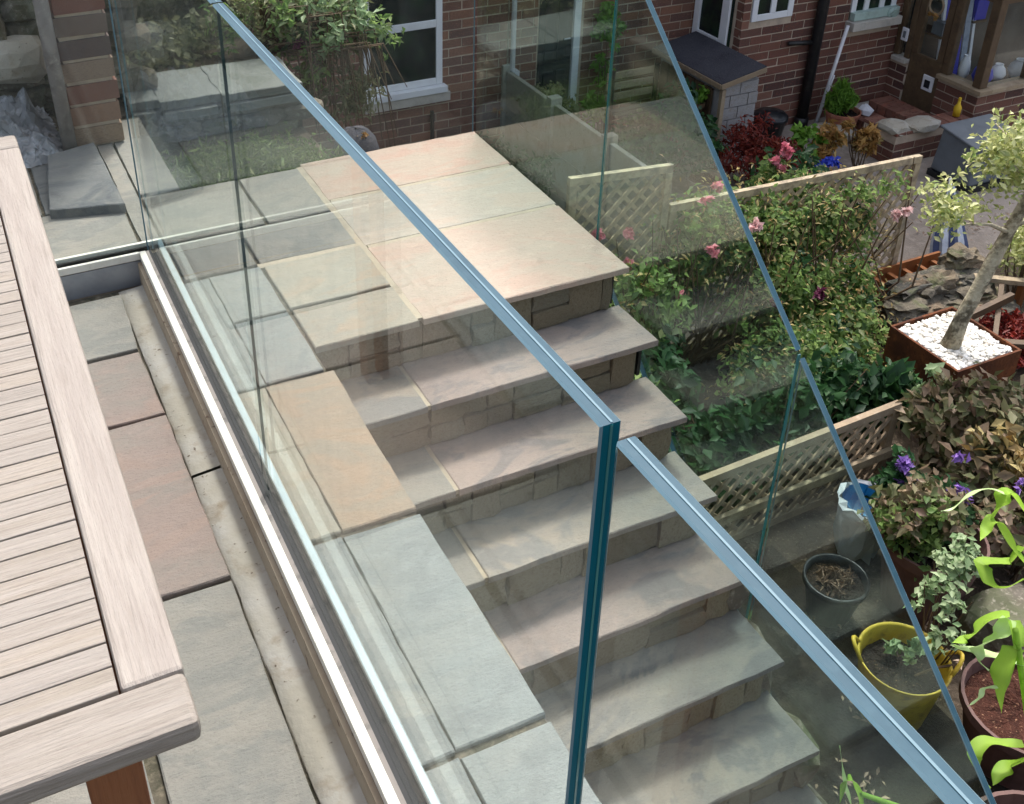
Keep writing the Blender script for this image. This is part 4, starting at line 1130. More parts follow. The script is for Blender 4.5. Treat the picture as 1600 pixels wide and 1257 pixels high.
mb = MB(); mb.box(XC + .13, 9.6, YC + .13, 6.89, GZ + .01, GZ + .06); obj('inner_floor', mb, 'timber_dark', cv)
mb = MB(); mb.box(XC + .13, 9.6, 6.85, 6.885, GZ + .061, CT - .02); obj('shade_backing', mb, 'door_black', cv)  # added black board; its colour supplies the dimness of the interior
dr = obj('door', MB().box(XC + .012, XC + .05, 6.335, 6.695, GZ + .10, -1.60), 'timber_dark', cv, bevel=.006)
mb = MB(); mb.box(XC + .008, XC + .054, 6.335, 6.40, -1.598, CT - .04); mb.box(XC + .008, XC + .054, 6.63, 6.695, -1.598, CT - .04); mb.box(XC + .009, XC + .053, 6.40, 6.63, -.55, -.47); obj('door_frame', mb, 'timber_dark', dr)
mb = MB(); mb.box(XC + .028, XC + .034, 6.40, 6.63, -1.598, CT - .05); obj('pane', mb, 'glass', dr)
mb = MB(); mb.box(XC - .004, XC + .011, 6.375, 6.495, -1.885, -1.745); cf = obj('cat_flap', mb, 'white_thing', dr, bevel=.008)
mb = MB(); mb.box(XC - .0075, XC - .0045, 6.405, 6.465, -1.855, -1.785); obj('flap', mb, 'black_plastic', cf)
mb = MB(); mb.box(XC - .02, XC + .055, 6.335, 6.695, GZ + .005, GZ + .098); obj('threshold', mb, 'timber_dark', dr)
wr = thing('wreath', 'round wreath with yellow flowers on the conservatory door', 'wreath', (XC - .02, 6.51, -1.18))
obj('ring', MB().tube([(XC - .02, 6.51 + .075 * math.cos(t * .3142), -1.13 + .075 * math.sin(t * .3142)) for t in range(21)], .010, 6, caps=False), 'straw_dry' if False else 'timber_grey', wr)
leaves('flower', [(XC - .035, 6.51, -1.225, .02, .06, .05)], 60, .04, 'leaf_orange', wr, seed=21)
mb = MB(); mb.box(XC - .02, XC - .006, 6.745, 6.82, -1.53, -1.41); ob_ = obj('plaque', mb, 'white_thing', None, bevel=.01)
tag(ob_, 'small white plaque on the post left of the conservatory door', 'plaque')
obj('recess', MB().box(XC - .023, XC - .0205, 6.768, 6.797, -1.50, -1.44), 'cover_grey', ob_)
# things on the shelf inside
shf = thing('shelf', 'dark shelf inside the conservatory behind the glass', 'shelf', (8.1, 6.3, GZ))
mb = MB(); mb.box(XC + .14, 8.9, YC + .15, YC + .42, -1.78, -1.75); obj('board', mb, 'timber_dark', shf)
for xx in (7.9, 8.6): mb = MB(); mb.box(xx, xx + .03, YC + .16, YC + .40, GZ + .061, -1.781); obj('leg', mb, 'timber_dark', shf)
for (x, y_, z, r, h, mm, nm, lb, ct) in [(7.95, 6.10, -1.749, .09, .18, 'blue_thing', 'vase', 'round blue vase on the conservatory shelf', 'vase'), (8.16, 6.12, -1.749, .07, .14, 'white_thing', 'jar', 'white jar right of the blue vase in the conservatory', 'jar'), (7.89, 6.25, -1.749, .05, .22, 'white_thing', 'bottle', 'white bottle behind the conservatory corner post', 'bottle'), (8.38, 6.08, -1.749, .10, .16, 'bag_clear', 'bowl', 'pale bowl at the right end of the conservatory shelf', 'bowl')]:
    t = thing(nm, lb, ct, (x, y_, z))
    obj('body', MB().lathe((x, y_, z), [(0, 0), (r * .6, .002), (r, h * .45), (r * .8, h * .8), (r * .45, h)], 18), mm, t, smooth=True)
    obj('rim', MB().lathe((x, y_, z), [(r * .45, h), (r * .5, h + .012), (r * .4, h + .012), (r * .36, h * .9), (0, h * .88)], 18), mm, t, smooth=True)
for i, (x, y_, z0_, w_, h_, mm, lb) in enumerate([(7.88, 6.55, -1.42, .16, .12, 'cover_grey', 'grey box high up inside the conservatory'), (8.3, 6.6, -1.35, .14, .2, 'blue_thing', 'blue box hanging at the back of the conservatory'), (8.12, 6.7, -1.2, .2, .1, 'white_thing', 'white box on the back wall of the conservatory')]):
    t = thing('box', lb, 'box', (x, y_, z0_))
    mb = MB(); mb.box(x - w_ / 2, x + w_ / 2, y_ - .06, y_ + .06, z0_, z0_ + h_); obj('body', mb, mm, t, bevel=.006)
    mb = MB(); mb.box(x - w_ / 2 - .01, x + w_ / 2 + .01, y_ - .07, 6.849, z0_ - .02, z0_ - .001); obj('bracket', mb, 'timber_dark', t)
t = thing('sun_lounger', 'folded white and blue deck chair inside the conservatory', 'chair', (8.0, 6.5, GZ + .06))
for k in range(4): mb = MB(); mb.bar((7.86 + k * .09, 6.42, GZ + .07), (7.92 + k * .09, 6.60, -1.1), .07, .008, (0, 1, 0)); obj('strap', mb, 'canvas_white' if k % 2 else 'blue_thing', t)
mb = MB(); mb.bar((7.82, 6.41, GZ + .061), (7.88, 6.61, -1.05), .025, .025); mb.bar((8.20, 6.41, GZ + .061), (8.26, 6.61, -1.05), .025, .025); obj('frame', mb, 'white_thing', t)

# brick planter wall and steps in front of the conservatory
pw = thing('brick_planter', 'low dark brick planter wall with two pale cap stones', 'planter wall', (7.1, 6.0, GZ))
mb = MB(); mb.box(6.80, 7.62, 5.86, 6.02, GZ, -1.93); mb.box(6.80, 6.96, 6.02, 6.22, GZ, -1.935); wpw = obj('core', mb, 'mortar_brick', pw)
brick_wall(wpw, 6.80, 7.62, GZ, -1.93, 5.86, None, random.Random(12), br_, 'brick_red_mass', nmax=60, course=.068)
brick_wall(wpw, 5.86, 6.22, GZ, -1.93, 6.80, None, random.Random(13), br_, 'brick_red_mass', nmax=60, axis='y', course=.068)
for (c, dd, sd) in (((6.88, 5.97, -1.895), (.22, .22, .09), 1), ((7.12, 5.92, -1.895), (.34, .2, .08), 2)):
    mb = MB(); boulder(mb, c, dd, seed=sd); obj('cap_stone', mb, 'concrete', pw)
for k in range(7):
    mb = MB(); mb.box(6.79 + k * .12, 6.90 + k * .12, 5.85, 6.03, -1.928, -1.902); obj('cap_brick', mb, 'brick_red', pw, bevel=.004)
mb = MB(); mb.box(6.79, 6.97, 6.035, 6.23, -1.933, -1.903); obj('cap_brick', mb, 'brick_red', pw, bevel=.004)
stq = thing('door_step', 'red brick steps below the conservatory door', 'steps', (7.4, 6.5, GZ))
for k, (x0_, z1_) in enumerate(((7.10, -2.10), (7.36, -2.02))):
    for j in range(5):
        mb = MB(); mb.box(x0_, x0_ + .25, 6.20 + j * .108, 6.30 + j * .108, GZ if k == 0 else -2.2, z1_); obj('brick', mb, 'brick_red', stq, bevel=.004)
tag(obj('star_ornament', MB().lathe((7.22, 6.62, -2.10), [(0, 0), (.05, .01), (.06, .05), (.03, .09), (0, .1)], 7, jit=.012), 'white_thing'), 'small white ornament by the conservatory steps', 'ornament')
t = thing('bottle', 'small yellow bottle standing on the planter wall', 'bottle', (7.53, 5.93, -1.90))
obj('body', MB().lathe((7.53, 5.93, -1.90), [(0, 0), (.03, .002), (.032, .08), (.014, .11), (.012, .135), (0, .137)], 12), 'yellow', t, smooth=True)
obj('cap', MB().lathe((7.53, 5.93, -1.763), [(0, .03), (.013, .028), (.013, 0), (0, 0)], 10), 'yellow', t)
# yard things
def pot(name, label, c, r, h, mm, soil='soil', cat='plant pot', group=None, lip=True, taper=.72):
    t = thing(name, label, cat, c, group)
    prof = [(0, .002), (r * taper, .002), (r * .97, h * .86), (r * 1.03 if lip else r, h * .87), (r * 1.03 if lip else r, h), (r * .975, h), (r * .93, h * .80)]
    obj('body', MB().lathe(c, prof, 28), mm, t, smooth=False)
    obj('soil', MB().disc((c[0], c[1], c[2] + h * .82), r * .94, 24, jit=.012), soil, t)
    return t
tp = pot('plant_pot', 'terracotta pot with spiky green plant near the leaning pole', (6.93, 6.60, GZ), .15, .20, 'terracotta')
leaves('foliage', [(6.90, 6.62, -1.90, .12, .10, .14)], 900, .12, 'leaf_bright', tp, seed=22, asp=.12, droop=-1.5, flat=0)
bn = thing('bin', 'small black plastic bin by the brick wall beside the shed', 'bin', (6.22, 6.72, GZ))
obj('body', MB().lathe((6.22, 6.72, GZ), [(0, .002), (.11, .002), (.14, .20), (.152, .205), (.152, .235), (.14, .24)], 20), 'black_plastic', bn, smooth=True)
obj('lid', MB().lathe((6.22, 6.72, GZ), [(.14, .241), (.12, .262), (.06, .272), (.05, .28), (0, .281)], 20), 'black_plastic', bn, smooth=True)
mb = MB(); mb.box(7.25, 7.66, 6.72, 6.86, GZ + .006, GZ + .10); tag(obj('stone_trough', mb, 'stone_sill', bevel=.008), 'grey stone slab against the wall under the sill window', 'stone slab')
mb = MB(); boulder(mb, (6.72, 6.5, GZ + .05), (.42, .3, .13), seed=9); tag(obj('stone_slab', mb, 'concrete'), 'flat grey stone at the foot of the black downpipe', 'stone')
plant('acer', 'dark red feathery acer bush in front of the felt roofed shed', 'shrub', (5.55, 6.05, GZ), [(5.4, 6.1, -1.92, .24, .2, .19), (5.65, 5.95, -1.95, .26, .2, .17), (5.6, 6.2, -1.82, .18, .16, .14)], 2600, .055, 'leaf_acer', 23, asp=.3)
plant('shrub', 'orange leaved plant left of the brick planter', 'shrub', (6.42, 5.85, GZ), [(6.45, 5.86, -1.86, .11, .1, .15), (6.30, 5.9, -1.75, .05, .05, .06)], 420, .09, 'leaf_orange', 24, asp=.3)
plant('shrub', 'yellowish plant between the acer and the orange plant', 'shrub', (6.1, 5.95, GZ), [(6.12, 5.95, -1.9, .15, .12, .16)], 380, .08, 'leaf_orange', 25, asp=.35, extra=[('green_leaf', [(6.0, 6.0, -1.85, .14, .1, .13)], 260, .07, 'leaf_bright')])
plant('flowers', 'deep blue flowers behind the trellis top', 'flowers', (5.75, 5.6, GZ), [(5.75, 5.6, -1.97, .12, .1, .14)], 260, .05, 'leaf_dark', 26, extra=[('petals', [(5.78, 5.55, -1.84, .09, .06, .05)], 220, .045, 'petal_blue')])
plant('flowers', 'bright pink flowers above the rose trellis', 'flowers', (4.6, 4.85, GZ), [(4.7, 4.85, -1.6, .25, .12, .4)], 700, .06, 'leaf_dark', 27, extra=[('petals', [(4.52, 4.72, -1.12, .06, .05, .05), (4.47, 4.70, -1.20, .06, .05, .05), (4.36, 4.70, -1.20, .04, .04, .03)], 240, .05, 'petal_pink'), ('green_leaf', [(4.45, 4.72, -1.35, .2, .1, .18), (4.28, 4.70, -1.12, .05, .05, .10)], 420, .055, 'leaf_rose')])
plant('flowers', 'dark maroon flowers right of the pink ones', 'flowers', (5.3, 5.3, GZ), [(5.3, 5.3, -1.92, .16, .12, .22)], 420, .06, 'leaf_dark', 28, extra=[('petals', [(5.28, 5.2, -1.72, .09, .06, .06)], 200, .05, 'petal_maroon')])
pv = pot('plant_pot', 'pale glazed pot with green plant behind the trellis', (5.5, 5.35, GZ), .09, .32, 'pipe_white')
leaves('foliage', [(5.5, 5.35, -1.80, .09, .08, .08)], 180, .06, 'leaf_pale', pv, seed=30)
pz = pot('plant_pot', 'grey round pot seen through the stair glass in the yard', (5.05, 6.05, GZ), .15, .18, 'pipe_grey')
# covered box
cb_ = thing('storage_box', 'grey covered storage box beyond the variegated tree', 'storage box', (7.15, 5.4, GZ))
mb = MB(); mb.hexa([(6.98, 5.22, GZ + .06), (7.55, 5.22, GZ + .06), (7.55, 5.62, GZ + .06), (6.98, 5.62, GZ + .06), (7.0, 5.24, -1.84), (7.52, 5.24, -1.84), (7.52, 5.60, -1.78), (7.0, 5.60, -1.78)]); obj('body', mb, 'cover_grey', cb_, bevel=.02)
mb = MB(); mb.box(6.97, 7.56, 5.21, 5.63, GZ + .006, GZ + .058); obj('base', mb, 'black_plastic', cb_)
mb = MB(); mb.hexa([(6.98, 5.22, -1.838), (7.54, 5.22, -1.838), (7.54, 5.62, -1.778), (6.98, 5.62, -1.778), (6.98, 5.22, -1.815), (7.54, 5.22, -1.815), (7.54, 5.62, -1.755), (6.98, 5.62, -1.755)]); obj('lid', mb, 'cover_grey', cb_, bevel=.01)
# folded parasol
pr = thing('parasol', 'folded navy and white striped parasol leaning by the paving', 'parasol', (6.0, 4.5, GZ))
a, b = Vector((5.86, 4.36, GZ + .05)), Vector((6.12, 4.72, -1.72))
for k in range(10):
    t0, t1 = 2 * math.pi * k / 10, 2 * math.pi * (k + .96) / 10
    mb = MB(); vs = []
    dd = (b - a).normalized(); e1 = dd.cross(Vector((0, 0, 1))).normalized(); e2 = dd.cross(e1)
    for s_, rr in ((0, .105), (.3, .10), (.62, .07), (.7, .05), (.78, .062), (1, .028)):
        for t in (t0, (t0 + t1) / 2, t1):
            q = rr * (1.0 if t != (t0 + t1) / 2 else 1.22)
            vs.append(a + (b - a) * s_ + e1 * (math.cos(t) * q) + e2 * (math.sin(t) * q))
    fs = []
    for i in range(5):
        for j in range(2): fs.append((i * 3 + j, i * 3 + j + 1, i * 3 + j + 4, i * 3 + j + 3))
    mb.add(vs, fs); obj('canopy_fold', mb, 'canvas_navy' if k % 2 else 'canvas_white', pr)
obj('pole', MB().tube([a - (b - a) * .06, b + (b - a) * .1], .012, 8), 'white_thing', pr)
obj('tie', MB().tube([a + (b - a) * .69 - dd * .012, a + (b - a) * .69 + dd * .012], .064, 14), 'black_plastic', pr)
mb = MB(); mb.box(5.55, 6.15, 4.40, 4.44, GZ + .006, GZ + .07); tag(obj('edging_board', mb, 'white_thing', bevel=.004), 'white edging board along the grey yard paving', 'edging board')

# ================================================================ trellises
def trellis(label, x0, x1, y, z0, z1, pitch, lw, th, fr, matf, matl, midrail=None, dz=0.0, group=None):
    """diamond lattice in a frame, facing -Y; each lath its own part, ends cut at the frame"""
    t = thing('trellis', label, 'trellis', ((x0 + x1) / 2, y, z0), group)
    def sk(x): return dz * (x - x0) / (x1 - x0)
    for (a, b, nm) in (((x0, z1 - fr / 2), (x1, z1 - fr / 2), 'rail'), ((x0, z0 + fr / 2), (x1, z0 + fr / 2), 'rail')):
        mb = MB(); mb.bar((a[0], y, a[1] + sk(x0)), (b[0], y, b[1] + sk(x1)), th * 1.5, fr); obj(nm, mb, matf, t)
    if midrail:
        mb = MB(); mb.bar((x0 - .1, y - th * 1.35, midrail + sk(x0)), (x1 + .05, y - th * 1.35, midrail + sk(x1)), th * 1.2, fr * 1.1); obj('rail', mb, 'timber_new', t)
    for xx in (x0 + fr / 2, x1 - fr / 2):
        mb = MB(); mb.bar((xx, y, z0 + fr + sk(xx)), (xx, y, z1 - fr + sk(xx)), th * 1.4, fr, (1, 0, 0)); obj('stile', mb, matf, t)
    a0, a1, b0, b1 = x0 + fr, x1 - fr, z0 + fr, z1 - fr
    H = b1 - b0
    s = a0 - H
    while s < a1:
        for sg in (1, -1):
            p0x, p1x = (s, s + H)
            t0, t1 = 0.0, 1.0
            if p0x < a0: t0 = (a0 - p0x) / H
            if p1x > a1: t1 = (a1 - p0x) / H
            if t1 - t0 < .04: continue
            za, zb = (b0 + H * t0, b0 + H * t1) if sg == 1 else (b1 - H * t0, b1 - H * t1)
            xa, xb = p0x + H * t0, p0x + H * t1
            yy = y - th * .27 if sg == 1 else y + th * .27
            mb = MB(); mb.bar((xa, yy, za + sk(xa)), (xb, yy, zb + sk(xb)), th * .5, lw, (0, 0, 1)); obj('lath', mb, matl, t)
        s += pitch
    return t
trellis('tall end trellis panel behind the stair glass with a clean timber top', 2.77, 3.43, 4.405, GZ + .02, -.82, .105, .024, .022, .045, 'timber_new', 'timber_new', dz=-.05)
trellis('long rose covered timber trellis panel in the middle garden', 3.44, 5.36, 4.40, GZ + .02, -1.12, .105, .024, .022, .045, 'timber_new', 'timber_new', dz=-.07)
trellis('low grey-brown lattice trellis beside the bottom of the stairs', 2.62, 3.88, 2.96, GZ + .01, -1.69, .100, .022, .022, .045, 'timber_grey', 'timber_grey', midrail=-1.985, dz=.05)
# small raised bed of orange timber right of the rose trellis
ob = thing('raised_bed', 'little orange timber raised bed at the end of the rose trellis', 'raised bed', (5.3, 4.35, GZ))
for (x0_, x1_, y0_, y1_) in ((5.10, 5.75, 4.20, 4.23), (5.10, 5.75, 4.375, 4.395)):
    mb = MB(); mb.box(x0_, x1_, y0_, y1_, GZ, -1.98); obj('board', mb, 'timber_orange', ob)
for k in range(5): mb = MB(); mb.box(5.14 + k * .13, 5.17 + k * .13, 4.235, 4.37, -2.05, -2.02); obj('slat', mb, 'timber_orange', ob)

# ================================================================ climbing rose and under-planting
rs = thing('climbing_rose', 'large climbing rose bush smothering the middle trellis', 'climbing rose', (4.1, 4.15, GZ))
mb = MB(); rgx = random.Random(31)
for i in range(60):
    x = rgx.uniform(2.7, 4.9); x2 = x + rgx.uniform(-.4, .4)
    mb.tube([(x, 4.25, GZ), ((x + x2) / 2, 4.1 + rgx.uniform(-.2, .2), -1.8), (x2, 4.1 + rgx.uniform(-.25, .2), -1.25 + rgx.uniform(-.2, .2))], [.009, .007, .003], 5)
obj('stems', mb, 'twig', rs)
RB = [(3.75, 4.30, -1.42, .3, .08, .24), (4.35, 4.30, -1.5, .4, .08, .26), (4.75, 4.32, -1.6, .26, .08, .2), (3.65, 4.42, -1.30, .26, .16, .18), (4.05, 4.46, -1.38, .34, .16, .24), (4.5, 4.46, -1.45, .36, .14, .26), (4.9, 4.46, -1.55, .24, .12, .2), (3.55, 4.32, -1.6, .3, .18, .28), (4.05, 4.12, -1.72, .36, .2, .26), (4.5, 4.05, -1.8, .3, .2, .24), (4.2, 3.75, -1.92, .36, .24, .22), (3.8, 3.75, -1.9, .3, .24, .24)]
leaves('foliage', RB, 21000, .047, 'leaf_rose', rs, seed=32, asp=.55, shell=.5, nclump=520, clump=.36)
SH = []
for i in range(26):
    x = rgx.uniform(3.45, 5.0); SH.append((x, 4.15 + rgx.uniform(-.1, .1), -1.12 - .06 * (x - 3.4) + rgx.uniform(-.03, .06), .035, .03, .06))
leaves('shoot_leaf', SH, 420, .042, 'leaf_rose', rs, seed=38, nclump=140, clump=1.1)
leaves('dry_leaf', RB, 4800, .036, 'leaf_straw', rs, seed=33, asp=.32, shell=.8, clump=.8, nclump=900)
leaves('dark_leaf', RB, 1800, .045, 'leaf_dark', rs, seed=34, shell=.3)
fl = [(3.72, 4.0, -1.12, 'petal_rosepale'), (4.98, 4.1, -1.36, 'petal_rosepale'), (4.85, 4.06, -1.33, 'petal_rosepale'), (3.05, 4.2, -1.30, 'petal_pink'), (3.2, 4.2, -1.38, 'petal_pink'), (2.9, 4.28, -1.12, 'petal_pink'), (3.35, 4.1, -1.52, 'petal_pink'), (3.9, 3.92, -1.62, 'petal_maroon'), (4.15, 3.86, -1.6, 'petal_maroon'), (2.95, 3.9, -1.62, 'petal_rosepale'), (3.5, 4.05, -1.25, 'petal_pink'), (3.62, 4.3, -1.08, 'petal_pink'), (3.70, 4.32, -1.02, 'petal_pink'), (3.1, 4.3, -1.18, 'petal_pink'), (2.85, 4.25, -1.4, 'petal_rosepale')]
for i, (x, y_, z, mm) in enumerate(fl):
    leaves('flower', [(x, y_, z, .035, .03, .03)], 46, .042, mm, rs, seed=100 + i, flat=.6)
lw_ = plant('rose', 'pink flowered rose and foliage behind the stair glass', 'shrub', (3.0, 4.1, GZ), [(2.7, 4.1, -1.6, .3, .2, .34), (3.05, 4.1, -1.65, .3, .22, .4), (2.65, 3.7, -1.85, .3, .3, .3)], 5200, .055, 'leaf_rose', 35, stems=20, extra=[('straw', [(2.9, 4.1, -1.6, .35, .2, .35)], 500, .045, 'leaf_straw')])
plant('shrub', 'dark green undergrowth directly behind the low trellis', 'shrub', (3.2, 3.25, GZ), [(2.4, 3.75, -1.95, .4, .34, .26), (2.9, 3.8, -1.85, .36, .3, .3), (2.55, 3.3, -1.95, .3, .26, .25), (3.0, 3.25, -1.92, .3, .22, .26), (3.5, 3.3, -1.88, .34, .22, .28), (3.9, 3.3, -1.85, .2, .2, .3)], 10000, .075, 'leaf_dark', 36, stems=20)
plant('shrub', 'broad leaved dark plant between the rose and the rusty planter', 'shrub', (4.15, 3.2, GZ), [(4.12, 3.2, -1.85, .16, .16, .26)], 150, .17, 'leaf_dark', 37, extra=[('pale_leaf', [(4.2, 3.1, -1.72, .1, .08, .08)], 40, .10, 'leaf_pale')])

# ================================================================ rusty planter and variegated tree
pl = thing('planter', 'square rusty steel planter topped with white pebbles', 'planter', (4.65, 3.31, GZ))
PX0, PX1, PY0, PY1, PZ = 4.415, 4.89, 3.07, 3.555, -1.70
tk = .014
for (q, nm) in (((PX0, PX1, PY0, PY0 + tk), 'side'), ((PX0, PX1, PY1 - tk, PY1), 'side'), ((PX0, PX0 + tk, PY0 + tk, PY1 - tk), 'side'), ((PX1 - tk, PX1, PY0 + tk, PY1 - tk), 'side')):
    mb = MB(); mb.box(q[0], q[1], q[2], q[3], GZ, PZ); obj(nm, mb, 'corten', pl)
mb = MB(); mb.box(PX0 + tk + .002, PX1 - tk - .002, PY0 + tk + .002, PY1 - tk - .002, GZ + .01, PZ - .035); obj('soil', mb, 'soil', pl)
mb = MB(); rgp = random.Random(41)
for i in range(1500):
    s_ = rgp.uniform(.012, .026)
    mb.rock((rgp.uniform(PX0 + .03, PX1 - .03), rgp.uniform(PY0 + .03, PY1 - .03), PZ - .03 + rgp.uniform(0, .020)), (s_ * 1.3, s_ * 1.1, s_ * .8), seed=i, rough=.15)
pe = obj('pebbles', mb, 'pebble', pl, attr=True); pe['kind'] = 'stuff'
tr = thing('tree', 'small standard tree with cream variegated leaves in the rusty planter', 'tree', (4.59, 3.28, PZ - .03))
trk = [(4.585, 3.28, PZ - .03), (4.615, 3.28, -1.55), (4.675, 3.28, -1.38), (4.745, 3.285, -1.20), (4.79, 3.28, -1.05), (4.835, 3.26, -.85), (4.82, 3.24, -.68)]
obj('trunk', MB().tube(trk, [.054, .041, .036, .037, .033, .030, .02], 12), 'bark', tr, smooth=True)
mb = MB()
for (a, b, c) in (((4.79, 3.28, -1.05), (4.6, 3.26, -.95), (4.25, 3.25, -.86)), ((4.80, 3.28, -1.02), (4.95, 3.25, -.98), (5.1, 3.2, -.92)), ((4.83, 3.26, -.85), (4.7, 3.2, -.7), (4.5, 3.15, -.55)), ((4.83, 3.26, -.85), (4.9, 3.3, -.65), (4.95, 3.35, -.5)), ((4.82, 3.24, -.7), (4.7, 3.3, -.55), (4.62, 3.4, -.45))):
    mb.tube([a, b, c], [.014, .010, .004], 6)
obj('branch', mb, 'bark', tr, smooth=True)
leaves('crown', [(4.62, 3.25, -.58, .26, .24, .16), (4.9, 3.25, -.55, .22, .22, .18), (4.24, 3.25, -.76, .22, .16, .11), (5.05, 3.2, -.85, .14, .14, .1), (4.55, 3.2, -.40, .14, .14, .08)], 3000, .040, 'leaf_varieg', tr, seed=42, asp=.5, shell=.3, nclump=170, clump=.42)

# dark rockery stones behind planter
rk_ = thing('rockery', 'heap of dark slaty stones between the rose and the planter', 'rockery', (5.2, 4.05, GZ))
for i in range(26):
    u, v = rgp.random(), rgp.random()
    mb = MB(); boulder(mb, (4.95 + .75 * u, 3.80 + .36 * v, GZ + .08 + .30 * v * rgp.uniform(.5, 1)), (rgp.uniform(.16, .36), rgp.uniform(.12, .24), rgp.uniform(.06, .12)), seed=300 + i, amp=.42, freq=2.4, sub=3)
    obj('stone', mb, 'slate', rk_)
mb = MB(); mb.bar((4.75, 3.66, -2.0), (5.65, 3.72, -1.93), .035, .05); tag(obj('plank', mb, 'timber_dark'), 'dark plank lying in front of the rockery', 'plank')
rbed = thing('raised_bed', 'raised timber framed bed of red leaves behind the rusty planter', 'raised bed', (5.75, 3.6, GZ))
mb = MB(); mb.bar((5.62, 3.99, -1.93), (6.1, 3.62, -1.93), .05, .03); obj('rail', mb, 'timber_new', rbed)
mb = MB(); mb.bar((5.05, 3.62, -2.02), (5.75, 3.18, -2.02), .05, .03); obj('rail', mb, 'timber_dark', rbed)
for k in range(3): mb = MB(); mb.bar((5.28 + .23 * k, 3.5 - .15 * k, -2.02), (5.75 + .17 * k, 3.88 - .13 * k, -1.945), .03, .02); obj('bar', mb, 'timber_dark', rbed)
for k in range(3): mb = MB(); mb.bar((5.68 + k * .2, 3.98 - k * .16, GZ), (5.68 + k * .2, 3.98 - k * .16, -1.95), .04, .04); obj('post', mb, 'timber_orange', rbed)
leaves('red_leaf', [(5.55, 3.65, -2.1, .22, .2, .06), (5.8, 3.5, -2.1, .22, .2, .06), (5.4, 3.45, -2.1, .2, .15, .05)], 3200, .05, 'leaf_redmulch', rbed, seed=43, asp=.3)
plant('shrub', 'second cream variegated shrub at the right edge', 'shrub', (6.0, 3.95, GZ), [(6.05, 3.95, -1.75, .22, .2, .2), (6.2, 4.1, -1.9, .2, .2, .2)], 1100, .05, 'leaf_varieg', 44)
plant('shrub', 'green leaves at the right edge above the red bed', 'shrub', (6.0, 3.4, GZ), [(6.0, 3.4, -1.85, .18, .16, .18)], 300, .11, 'leaf_dark', 45)

# ================================================================ bronze shrubs, pots and foreground garden right
plant('shrub', 'bronze leaved shrub in front of the rusty planter', 'shrub', (4.1, 2.8, GZ), [(4.08, 2.83, -1.68, .2, .18, .16), (4.3, 2.75, -1.75, .22, .2, .2), (3.95, 2.62, -1.88, .2, .18, .18)], 2600, .075, 'leaf_bronze', 46, stems=26, shell=.6)
plant('shrub', 'tangled bronze and yellow shrub at the right edge below the planter', 'shrub', (4.25, 2.5, GZ), [(4.15, 2.5, -1.8, .3, .24, .22), (4.5, 2.55, -1.8, .3, .24, .2), (4.0, 2.25, -1.9, .3, .2, .2)], 2600, .07, 'leaf_bronze', 47, stems=30, extra=[('yellow_leaf', [(4.15, 2.45, -1.66, .3, .2, .1)], 260, .06, 'leaf_straw'), ('green_leaf', [(4.3, 2.6, -1.66, .3, .2, .1)], 300, .07, 'leaf_olive')])
plant('clematis', 'violet clematis flowers left of the bronze shrub', 'flowers', (3.62, 2.62, GZ), [(3.6, 2.62, -1.85, .14, .12, .2)], 500, .06, 'leaf_dark', 48, extra=[('petals', [(3.56, 2.62, -1.68, .05, .05, .04), (3.57, 2.56, -1.76, .06, .05, .06)], 90, .06, 'petal_purple')])
plant('clematis', 'darker violet flowers in the middle of the bronze shrubs', 'flowers', (3.6, 2.35, GZ), [(3.6, 2.38, -1.8, .16, .12, .2)], 500, .06, 'leaf_dark', 49, extra=[('petals', [(3.6, 2.34, -1.66, .11, .07, .05), (3.78, 2.52, -1.62, .03, .03, .03)], 90, .045, 'petal_purple')])
plant('clematis', 'small violet flowers at the far right edge', 'flowers', (4.0, 2.2, GZ), [(4.0, 2.2, -1.8, .12, .12, .2)], 300, .06, 'leaf_bronze', 50, extra=[('petals', [(3.92, 2.25, -1.62, .06, .05, .04)], 40, .04, 'petal_purple')])
bp = pot('plant_pot', 'large mauve-brown pot under the bronze shrub', (3.48, 2.30, GZ), .22, .40, 'pot_mauve')
leaves('foliage', [(3.45, 2.35, -1.66, .22, .16, .14), (3.38, 2.42, -1.72, .18, .12, .14)], 1000, .06, 'leaf_bronze', bp, seed=51)
leaves('green_leaf', [(3.36, 2.32, -1.70, .2, .14, .14)], 800, .045, 'leaf_rose', bp, seed=52)
rsb = plant('rose', 'pale green leafed rose spray beside the yellow bucket', 'shrub', (3.16, 1.98, GZ), [(3.12, 1.95, -1.68, .15, .12, .14), (3.22, 2.02, -1.6, .12, .1, .1), (3.05, 1.82, -1.74, .1, .08, .08)], 480, .042, 'leaf_pale', 53, stems=12, asp=.55, flat=.7)
# clear plastic bag with blue inside, leaning on the low trellis
bg_ = thing('plastic_bag', 'clear plastic bag with blue lining below the low trellis', 'plastic bag', (3.44, 2.66, GZ))
obj('outer', MB().lathe((3.44, 2.66, GZ), [(0, .01), (.09, .012), (.105, .14), (.12, .26), (.135, .33), (.12, .335)], 22, jit=.016), 'bag_clear', bg_, smooth=False)
obj('lining', MB().lathe((3.44, 2.66, GZ), [(.115, .33), (.10, .25), (.06, .22), (0, .215)], 16, jit=.008), 'plastic_blue', bg_)
# dark square pot behind the glass
sp = thing('plant_pot', 'dark round pot of dry brown stems behind the stair glass', 'plant pot', (3.06, 2.42, GZ))
obj('body', MB().lathe((3.06, 2.42, GZ), [(0, .004), (.095, .004), (.132, .19), (.145, .195), (.145, .225), (.134, .225), (.126, .17)], 26), 'black_plastic', sp, smooth=True)
obj('soil', MB().disc((3.06, 2.42, GZ + .185), .127, 22, jit=.01), 'soil', sp)
leaves('dry_stems', [(3.06, 2.42, -2.0, .10, .10, .02)], 420, .06, 'straw_dry', sp, seed=54, asp=.12)
